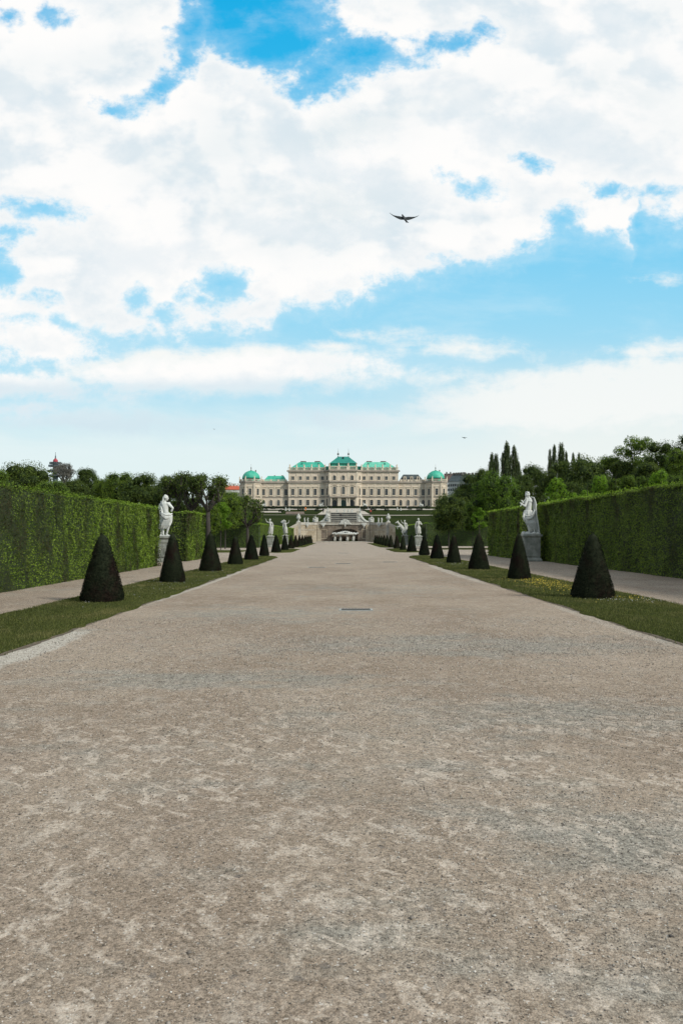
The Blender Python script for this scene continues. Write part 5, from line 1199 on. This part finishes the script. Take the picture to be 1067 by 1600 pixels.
tree('dark',1120,665,110,780,115,'large dark tree outside the right edge of the view',GR,2)
tree('dark',935,738,60,800,100,'dark low tree behind the lime row on the right',GR,0)
tree('dark',893,745,50,800,110,'dark low tree between the young bright tree and the lime row',GR,1)
tree('dark',790,762,90,806,140,'dark low tree filling the gap behind the right marble statue',GR,1)
tree('mid',770,772,60,806,120,'mid green low tree below the poplars behind the right hedge end',GR,1)
tree('bright',868,741,36,800,78,'bright young tree rising behind the hedge near the right statue',GR,0)
tree('bright',893,768,30,800,76,'low bright bush foliage right of the young bright tree',GR,1)
tree('bright',916,764,30,795,72,'low bright foliage left of the lime row above the right hedge',GR,1)
for i,(px,yt,w) in enumerate(((938,739,34),(960,743,32),(982,741,34),(1004,738,34),(1030,730,40),(1052,735,34),(1075,728,36))):
    tree('bright' if i in(0,4) else 'mid',px,yt,w,790,66-i*1.6,['first lime of the clipped row above the right hedge, nearest the marble statue','second lime of the row above the right hedge','third lime of the row above the right hedge','fourth lime of the row above the right hedge','fifth and brightest lime of the row above the right hedge','sixth lime of the row above the right hedge','last lime of the row at the right edge of the view'][i],'lime row behind the right hedge',i)
# further wood closing the view sideways
for i,px in enumerate((-260,-180,-110)): tree('dark',px,715-i*6,120,800,110+i*8,['dark tree far outside the left edge, outermost','dark tree far outside the left edge, middle one','dark tree outside the left edge, nearest the view'][i],GL,i)
for i,px in enumerate((1200,1290,1380)): tree('dark',px,665,130,800,112+i*8,['dark tree outside the right edge, nearest the view','dark tree far outside the right edge, middle one','dark tree far outside the right edge, outermost'][i],GR,i)
# knotty pollards with visible limbs
def pollard(px,ytop,wpx,Y,ztrunk,label,seed,nleaf,matl='tree_mid',name='pollard_tree',bark='bark',depth=3,twig=0,grp_='knotty pollarded lime trees'):
    rg=random.Random(seed); z0=TZ(Y); x=WX(px,Y); rad=wpx/2*Y/F; H=WZ(ytop,Y)-z0
    r=empty(name,(x,Y,z0),label,'tree',grp_); b=MB(); tips=[]
    h0=ztrunk; b.tube([(0,0,-.1),(.05,0,h0*.5),(0,.05,h0)],[.022*H+.08,.018*H+.07,.016*H+.06],9)
    def br(p,d,L,rr,lv):
        p=Vector(p); q=p; pts=[p]; 
        for k in range(3):
            d=(d+Vector((rg.uniform(-.35,.35),rg.uniform(-.35,.35),rg.uniform(-.05,.4)))).normalized(); q=q+d*L/3
            hr=math.hypot(q.x,q.y)
            if hr>rad*.95: q=Vector((q.x*rad*.95/hr,q.y*rad*.95/hr,q.z))
            q.z=min(q.z,H*.985); pts.append(q.copy())
        b.tube(pts,[rr,rr*.85,rr*.72,rr*.6],6); 
        if not twig: b.ell(q,(rr*1.5,rr*1.5,rr*1.5),None,7,5)
        if lv==0: tips.append((q,d)); return
        for k in range(rg.choice((3,3,4)) if not twig else 4):
            nd=(d+Vector((rg.uniform(-.9,.9),rg.uniform(-.9,.9),rg.uniform(-.1,.7)))).normalized(); br(q,nd,L*rg.uniform(.6,.8),rr*.58,lv-1)
        tips.append((q,d))
    for i in range(8): a=i*PI/4+rg.uniform(-.4,.4); br((0,0,h0*rg.uniform(.85,1)),Vector((math.cos(a),math.sin(a),rg.uniform(.5,1.3))).normalized(),(H-h0)*(.27 if twig else .48),.012*H+.045,depth-1)
    b.build('trunk',bark,r,True)
    if nleaf:
        g_=np.random.default_rng(seed); T=np.array([tuple(t[0]) for t in tips]); idx=g_.integers(0,len(T),nleaf); P=T[idx]+g_.normal(0,.055*rad+.12,(nleaf,3))
        V,Fq=cards(P,g_.normal(0,1,(nleaf,3)),np.full(nleaf,.16*(Y/80)),.5,g_); link('crown',npmesh('crown',V,Fq,[matl]),r)
pollard(325,739,54,78,4.3,'knotty pollarded lime with leafy limb ends at the end of the left hedge',5,5200,'tree_dark')
pollard(301,741,40,80,4.3,'knotty pollarded lime just left of the one at the hedge end',6,3200,'tree_dark')
pollard(275,742,40,82,4.3,'knotty pollarded lime farthest left, behind the left statue',7,3600,'tree_dark')
pollard(386.5,777,46,104,2.9,'bare knotted pollard with a pale trunk in front of the left corner pavilion',9,3000,'tree_dark',bark='bark')
pollard(101,709,54,230,10,'bare branching tree without leaves beside the telecom tower',12,0,name='bare_tree',bark='bark_pale',depth=5,twig=1,grp_=GL)
# ---------------------------------------------------------------- birds
M['feather']=plain('dark_feathers',(.012,.02,.022),.7)
def bird(px,py,Y,label,s=1.0,rz=0,tilt=0,grp_='birds in the sky'):
    r=empty('bird',at(px,py,Y),label,'bird',grp_); r.scale=(s,)*3; r.rotation_euler=(0,tilt,rz)
    b=MB(); b.loft([[ (cx+rx*math.cos(a),cy+rx*math.sin(a)*1.0,cz+rz_*math.sin(a+1.57)*0+rx*.9*math.sin(a)*.0+rz_*math.sin(a)) for a in np.linspace(0,2*PI,11)[:-1]] for cx,cy,cz,rx,rz_ in ((-.075,-.02,.135,.008,.006),(-.07,-.02,.115,.025,.02),(-.055,-.01,.085,.035,.028),(-.03,0,.05,.05,.045),(0,0,0,.06,.06),(.035,0,-.05,.055,.05),(.06,0,-.09,.035,.035),(.09,0,-.13,.02,.02))])
    b.build('body','feather',r,True)
    b=MB(); rows=[(.02,-.02,.02,.075,-.015),(.04,.10,.045,.085,.00),(.0,.24,.035,.07,.0),(-.0,.36,.03,.045,.0),(.0,.46,.06,.02,0)]
    def wing(sg,tipz,droop):
        b=MB(); top=[];bot=[]
        pr_=[(.03,.035,-.055),(.14,.055,-.06),(.26,.045,-.035),(.38,.035,.0),(.47,.05,.03),(.53,.07,.065)]
        for q,zu,zl in pr_:
            u=q/.53; lift=tipz*u**1.6-droop*u*(1-u); top.append((sg*q,zu*(1-.1*u)+lift)); bot.append((sg*q,zl*(1)+lift))
        poly=top+bot[::-1]
        if sg>0: poly=poly[::-1]
        b.prism(poly,'y',-.008,.008); b.build('wing','feather',r)
    wing(1,.05,.05); wing(-1,.13,.02)
    b=MB(); b.prism([(.04,-.06),(.075,-.075),(.165,-.165),(.10,-.15),(.06,-.155),(.045,-.12)],'y',-.006,.006); b.build('tail','feather',r)
bird(631.5,341,27,'dark bird gliding with spread wings high in front of the clouds',.92)
bird(725,684,150,'tiny faint distant bird low in the sky right of the palace',1.1,grp_='tiny distant birds')
bird(335,670.5,190,'tiny dark distant bird low in the sky left of the palace',.6,grp_='tiny distant birds')
# ---------------------------------------------------------------- light, sky
sund=Vector((.66,-.50,.56)).normalized(); el=math.asin(sund.z); az=math.atan2(sund.x,sund.y)
ld=bpy.data.lights.new('sun','SUN'); ld.energy=3.6; ld.angle=R(9); ld.color=(1,.955,.88); lo=bpy.data.objects.new('sun',ld); COL.objects.link(lo); lo.rotation_euler=(-sund).to_track_quat('-Z','Y').to_euler(); lo.location=(60,-20,60)
w=bpy.data.worlds.new('World'); sc.world=w; w.use_nodes=True; nt=w.node_tree; t=NT(nt); bg=nt.nodes['Background']
sky=t.n('ShaderNodeTexSky'); sky.sky_type='NISHITA'; sky.sun_disc=False; sky.sun_elevation=el; sky.sun_rotation=az; sky.air_density=1.0; sky.dust_density=.6; sky.ozone_density=1.5
tc=t.n('ShaderNodeTexCoord').outputs['Generated']; sp=t.n('ShaderNodeSeparateXYZ'); nt.links.new(tc,sp.inputs[0]); dx,dy,dz=sp.outputs
ya=t.m('MAXIMUM',t.m('ABSOLUTE',dy),.08)
U=t.m('DIVIDE',dx,ya); Vv=t.m('DIVIDE',dz,ya)
# chart of the sky: azimuth and elevation tangents seen from the garden
zc=t.m('MAXIMUM',t.m('ADD',dz,.12),.02)
cv=t.n('ShaderNodeCombineXYZ'); nt.links.new(t.m('DIVIDE',dx,zc),cv.inputs[0]); nt.links.new(t.m('DIVIDE',dy,zc),cv.inputs[1])
cu=t.n('ShaderNodeCombineXYZ'); nt.links.new(U,cu.inputs[0]); nt.links.new(Vv,cu.inputs[1])
P1=cv.outputs[0]; P2=cu.outputs[0]
nA=t.noise(t.map(P1,(1,1,1),loc=(1.3,4.2,.5)),1.15,6,.60,.35)
nB=t.noise(t.map(P2,(1,1.5,1)),7.0,8,.62,.2); nC=t.noise(t.map(P2,(1,1.35,1),loc=(3,3,3)),22.0,7,.66,.2); nD=t.noise(t.map(P2,(1,1.2,1),loc=(6,2,3)),60.0,5,.65,.2); nW=t.noise(t.map(P2,(1,3.2,1),loc=(1,5,3)),5.0,8,.6,.3)
w1=t.noise(t.map(P2,(1,1,1),loc=(9,1,4)),9.0,5,.6); w2=t.noise(t.map(P2,(1,1,1),loc=(2,8,6)),9.0,5,.6)
A=t.m('ADD',t.m('MULTIPLY_ADD',U,1.290,.532),t.m('MULTIPLY',t.m('SUBTRACT',w1,.5),.11)); B=t.m('ADD',t.m('MULTIPLY_ADD',Vv,-1.290,.8365),t.m('MULTIPLY',t.m('SUBTRACT',w2,.5),.08)); B0=t.m('MULTIPLY_ADD',Vv,-1.290,.8365)
wob=t.m('ADD',t.m('MULTIPLY',t.m('SUBTRACT',nC,.5),.08),t.m('MULTIPLY',t.m('SUBTRACT',nD,.5),.035))
def E(cx,cy,rx,ry,rot=0,k=1.0,B=B):
    ca,sa=math.cos(R(rot)),math.sin(R(rot)); X_=t.m('SUBTRACT',A,cx/1000); Y_=t.m('SUBTRACT',B,cy/1000)
    xr_=t.m('ADD',t.m('MULTIPLY',X_,ca*1000/rx),t.m('MULTIPLY',Y_,sa*1000/rx)); yr_=t.m('ADD',t.m('MULTIPLY',X_,-sa*1000/ry),t.m('MULTIPLY',Y_,ca*1000/ry))
    d=t.m('SQRT',t.m('ADD',t.m('MULTIPLY',xr_,xr_),t.m('MULTIPLY',yr_,yr_))); return t.m('MULTIPLY',t.m('SUBTRACT',k,d),min(rx,ry)/1000)
stops=[(-600,560),(-100,520),(0,498),(60,505),(150,515),(250,523),(330,508),(420,518),(446,485),(530,470),(620,432),(760,402),(860,378),(885,352),(915,352),(940,372),(990,380),(1005,325),(1067,352),(1200,330),(1700,300)]
rp=t.ramp(t.m('MULTIPLY_ADD',A,1/2.3,.6/2.3),[((a+600)/2300,b_/1000) for a,b_ in stops])
D=t.m('SUBTRACT',rp,B)
for q in ((425,15,118,92,5,1),(560,88,120,26,-7,1),(500,125,50,24,-8,1),(722,64,34,13,-5,1),(310,45,34,60,20,.9),(240,140,45,12,-30,1),(178,176,16,7,0,1),(295,95,22,26,0,.8),(85,25,42,26,0,.45),(12,32,20,14,0,.5),
  (352,440,34,28,25,1),(62,325,52,12,8,1),(12,368,26,8,0,1),(-2,425,34,30,0,1),(258,492,22,14,0,1),(212,470,14,8,0,1),(735,285,34,12,12,.6),(830,255,22,12,20,.5),(960,300,22,9,10,.9),(890,350,26,18,0,1),(325,462,30,9,0,1),(58,466,14,8,0,1),(1035,310,18,8,0,.8)):
    D=t.m('MINIMUM',D,t.m('MULTIPLY',E(*q),-1.4))
for q in ((575,20,70,34,18,.9),(600,60,60,14,12,.8)): D=t.m('MAXIMUM',D,E(*q))
for q in ((215,538,150,13,0,1),(30,575,120,6,-4,1)):
    D=t.m('MINIMUM',D,t.m('MULTIPLY',E(*q),-1.4))
Bq=t.m('ADD',t.m('MULTIPLY',B0,.6),t.m('MULTIPLY',B,.4))
for q in ((350,583,215,25,-2,1.1),(50,602,120,17,3,1.1),(15,640,50,8,0,1),(470,578,90,16,0,1)):
    e=E(*q,B=Bq); D=t.m('MAXIMUM',D,t.m('MULTIPLY',e,1.6))
for q in ((50,530,108,36,8,1),(14,462,38,14,0,1),(100,520,50,18,0,.8)): D=t.m('MAXIMUM',D,E(*q))
DW=t.m('ADD',D,wob); cl=t.ss(DW,-.010,.020)
soft=t.ss(DW,-.045,.02,0,.35)
# thin wisps and low bands with soft edges
Bl=t.m('ADD',t.m('MULTIPLY',B0,.65),t.m('MULTIPLY',B,.35)); L=None
for q in ((335,586,228,33,-1,1.15),(60,603,120,19,0,1.2),(40,643,60,9,0,.8),(150,660,260,22,2,.7),(930,615,290,48,-5,1.0),(700,592,70,9,0,.7),(560,655,110,16,0,.6),(850,655,260,26,0,.6),(755,548,56,9,4,1),(1030,548,90,8,0,1),(560,518,22,4,0,1),(525,540,16,5,0,1),(1048,438,14,4,0,1),(1010,575,60,14,0,.9)):
    e=E(*q,B=Bl); L=e if L is None else t.m('MAXIMUM',L,e)
wb3=t.m('ADD',t.m('MULTIPLY',t.m('SUBTRACT',nW,.5),.07),t.m('MULTIPLY',t.m('SUBTRACT',nC,.5),.05))
low=t.ss(t.m('ADD',L,wb3),-.012,.016,0,.95)
# colours
skyc=t.mix(1.0,sky.outputs[0],(.25*.1,1.0*.1,1.15*.1),'MULTIPLY')
blue=t.ramp(B0,[(0,(.012,.46,.86)),(.10,(.03,.50,.89)),(.22,(.10,.58,.93)),(.36,(.20,.66,.96)),(.50,(.36,.745,.955)),(.62,(.50,.79,.92)),(.72,(.64,.84,.90)),(.84,(.76,.89,.89)),(1,(.70,.84,.86))])
base=t.mix(.88,skyc,blue)
hz=t.ss(t.m('ADD',B0,t.m('MULTIPLY',t.m('SUBTRACT',nW,.5),.14)),.58,.72,0,.7); base=t.mix(hz,base,(.84,.915,.90))
base=t.mix(t.ss(nW,.45,.7,0,.2),base,(.85,.95,.97)); base=t.mix(t.m('MULTIPLY',t.ss(U,-.02,.32),t.ss(B0,.52,.66,0,.62)),base,(.92,.93,.885))
def Hf(off): 
    a_=t.noise(t.map(P2,(1,1.5,1),loc=off),4.2,5,.50,.25); b_=t.noise(t.map(P2,(1,1.3,1),loc=(off[0]+4,off[1]+4,0)),14.0,5,.58,.2); return t.m('ADD',t.m('MULTIPLY',a_,.78),t.m('MULTIPLY',b_,.22))
rel=t.m('SUBTRACT',Hf((0,0,0)),Hf((.018,.034,0)))
lit=t.ss(rel,-.05,.045)
body=t.mix(lit,(.70,.80,.865),(.99,.985,.975))
body=t.mix(t.ss(t.m('ADD',t.m('MULTIPLY',nB,.6),t.m('MULTIPLY',nA,.4)),.42,.62,0,.55),body,(1.0,.99,.98))
greyz=t.m('MULTIPLY',t.ss(nA,.60,.38),t.ss(D,.03,.12,0,.55)); ccol=t.mix(greyz,body,(.77,.845,.875))
gz=t.m('MAXIMUM',t.m('MAXIMUM',E(960,150,160,90,0,1),E(560,200,130,70,0,1)),E(470,330,260,90,-10,1)); ccol=t.mix(t.m('MULTIPLY',t.ss(gz,0,.09,0,.75),t.ss(nB,.62,.4)),ccol,(.76,.835,.865))
rim=t.ss(DW,.07,.0,0,.8); ccol=t.mix(rim,ccol,(1.0,.99,.975))
under=t.m('MULTIPLY',t.ss(t.m('ADD',B0,t.m('MULTIPLY',wb3,.4)),.583,.606),t.ss(B0,.545,.55)); ccol=t.mix(t.m('MULTIPLY',under,.85),ccol,(.69,.81,.88))
lcol=t.mix(t.ss(t.m('ADD',t.m('SUBTRACT',B,.595),t.m('MULTIPLY',wb3,.6)),-.03,.03),(.98,.96,.92),(.66,.80,.87)); lcol=t.mix(t.ss(A,.45,.8),lcol,(.92,.945,.93))
c=t.mix(low,base,lcol); c=t.mix(soft,c,(.82,.93,.97)); c=t.mix(cl,c,ccol)
# the dome above and behind the view carries broken cloud too
up=t.ss(dz,.62,.72); back=t.ss(dy,.15,-.05); om=t.m('MAXIMUM',up,back)
gen=t.mix(t.ss(nA,.42,.56),t.mix(.5,skyc,(.2,.5,.85)),(.93,.93,.92)); c=t.mix(om,c,gen)
c=t.mix(t.ss(dz,0,-.02),c,(.45,.48,.42))
c=t.mix(1.0,c,(10.,10.,10.),'MULTIPLY'); nt.links.new(c,bg.inputs[0]); bg.inputs[1].default_value=.1
sc.view_settings.view_transform='Standard'; sc.view_settings.look='None'; sc.view_settings.exposure=0; sc.view_settings.gamma=1
# ---------------------------------------------------------------- camera
cd=bpy.data.cameras.new('camera'); cam=bpy.data.objects.new('camera',cd); COL.objects.link(cam); sc.camera=cam
cd.sensor_fit='AUTO'; cd.sensor_width=36; cd.lens=36*F/1600; cd.clip_start=.05; cd.clip_end=9000
cd.shift_x=(533.5-CX)/1600; cd.shift_y=(HY-800)/1600
cam.location=(0,0,EYE); cam.rotation_euler=(R(90),0,0)
sc.cycles.use_denoising=True; sc.cycles.max_bounces=4; sc.cycles.diffuse_bounces=3; sc.cycles.glossy_bounces=1; sc.cycles.transmission_bounces=3; w.cycles.sampling_method='MANUAL'; w.cycles.sample_map_resolution=256; sc.cycles.use_adaptive_sampling=True; sc.cycles.adaptive_threshold=.02; sc.cycles.transparent_max_bounces=4
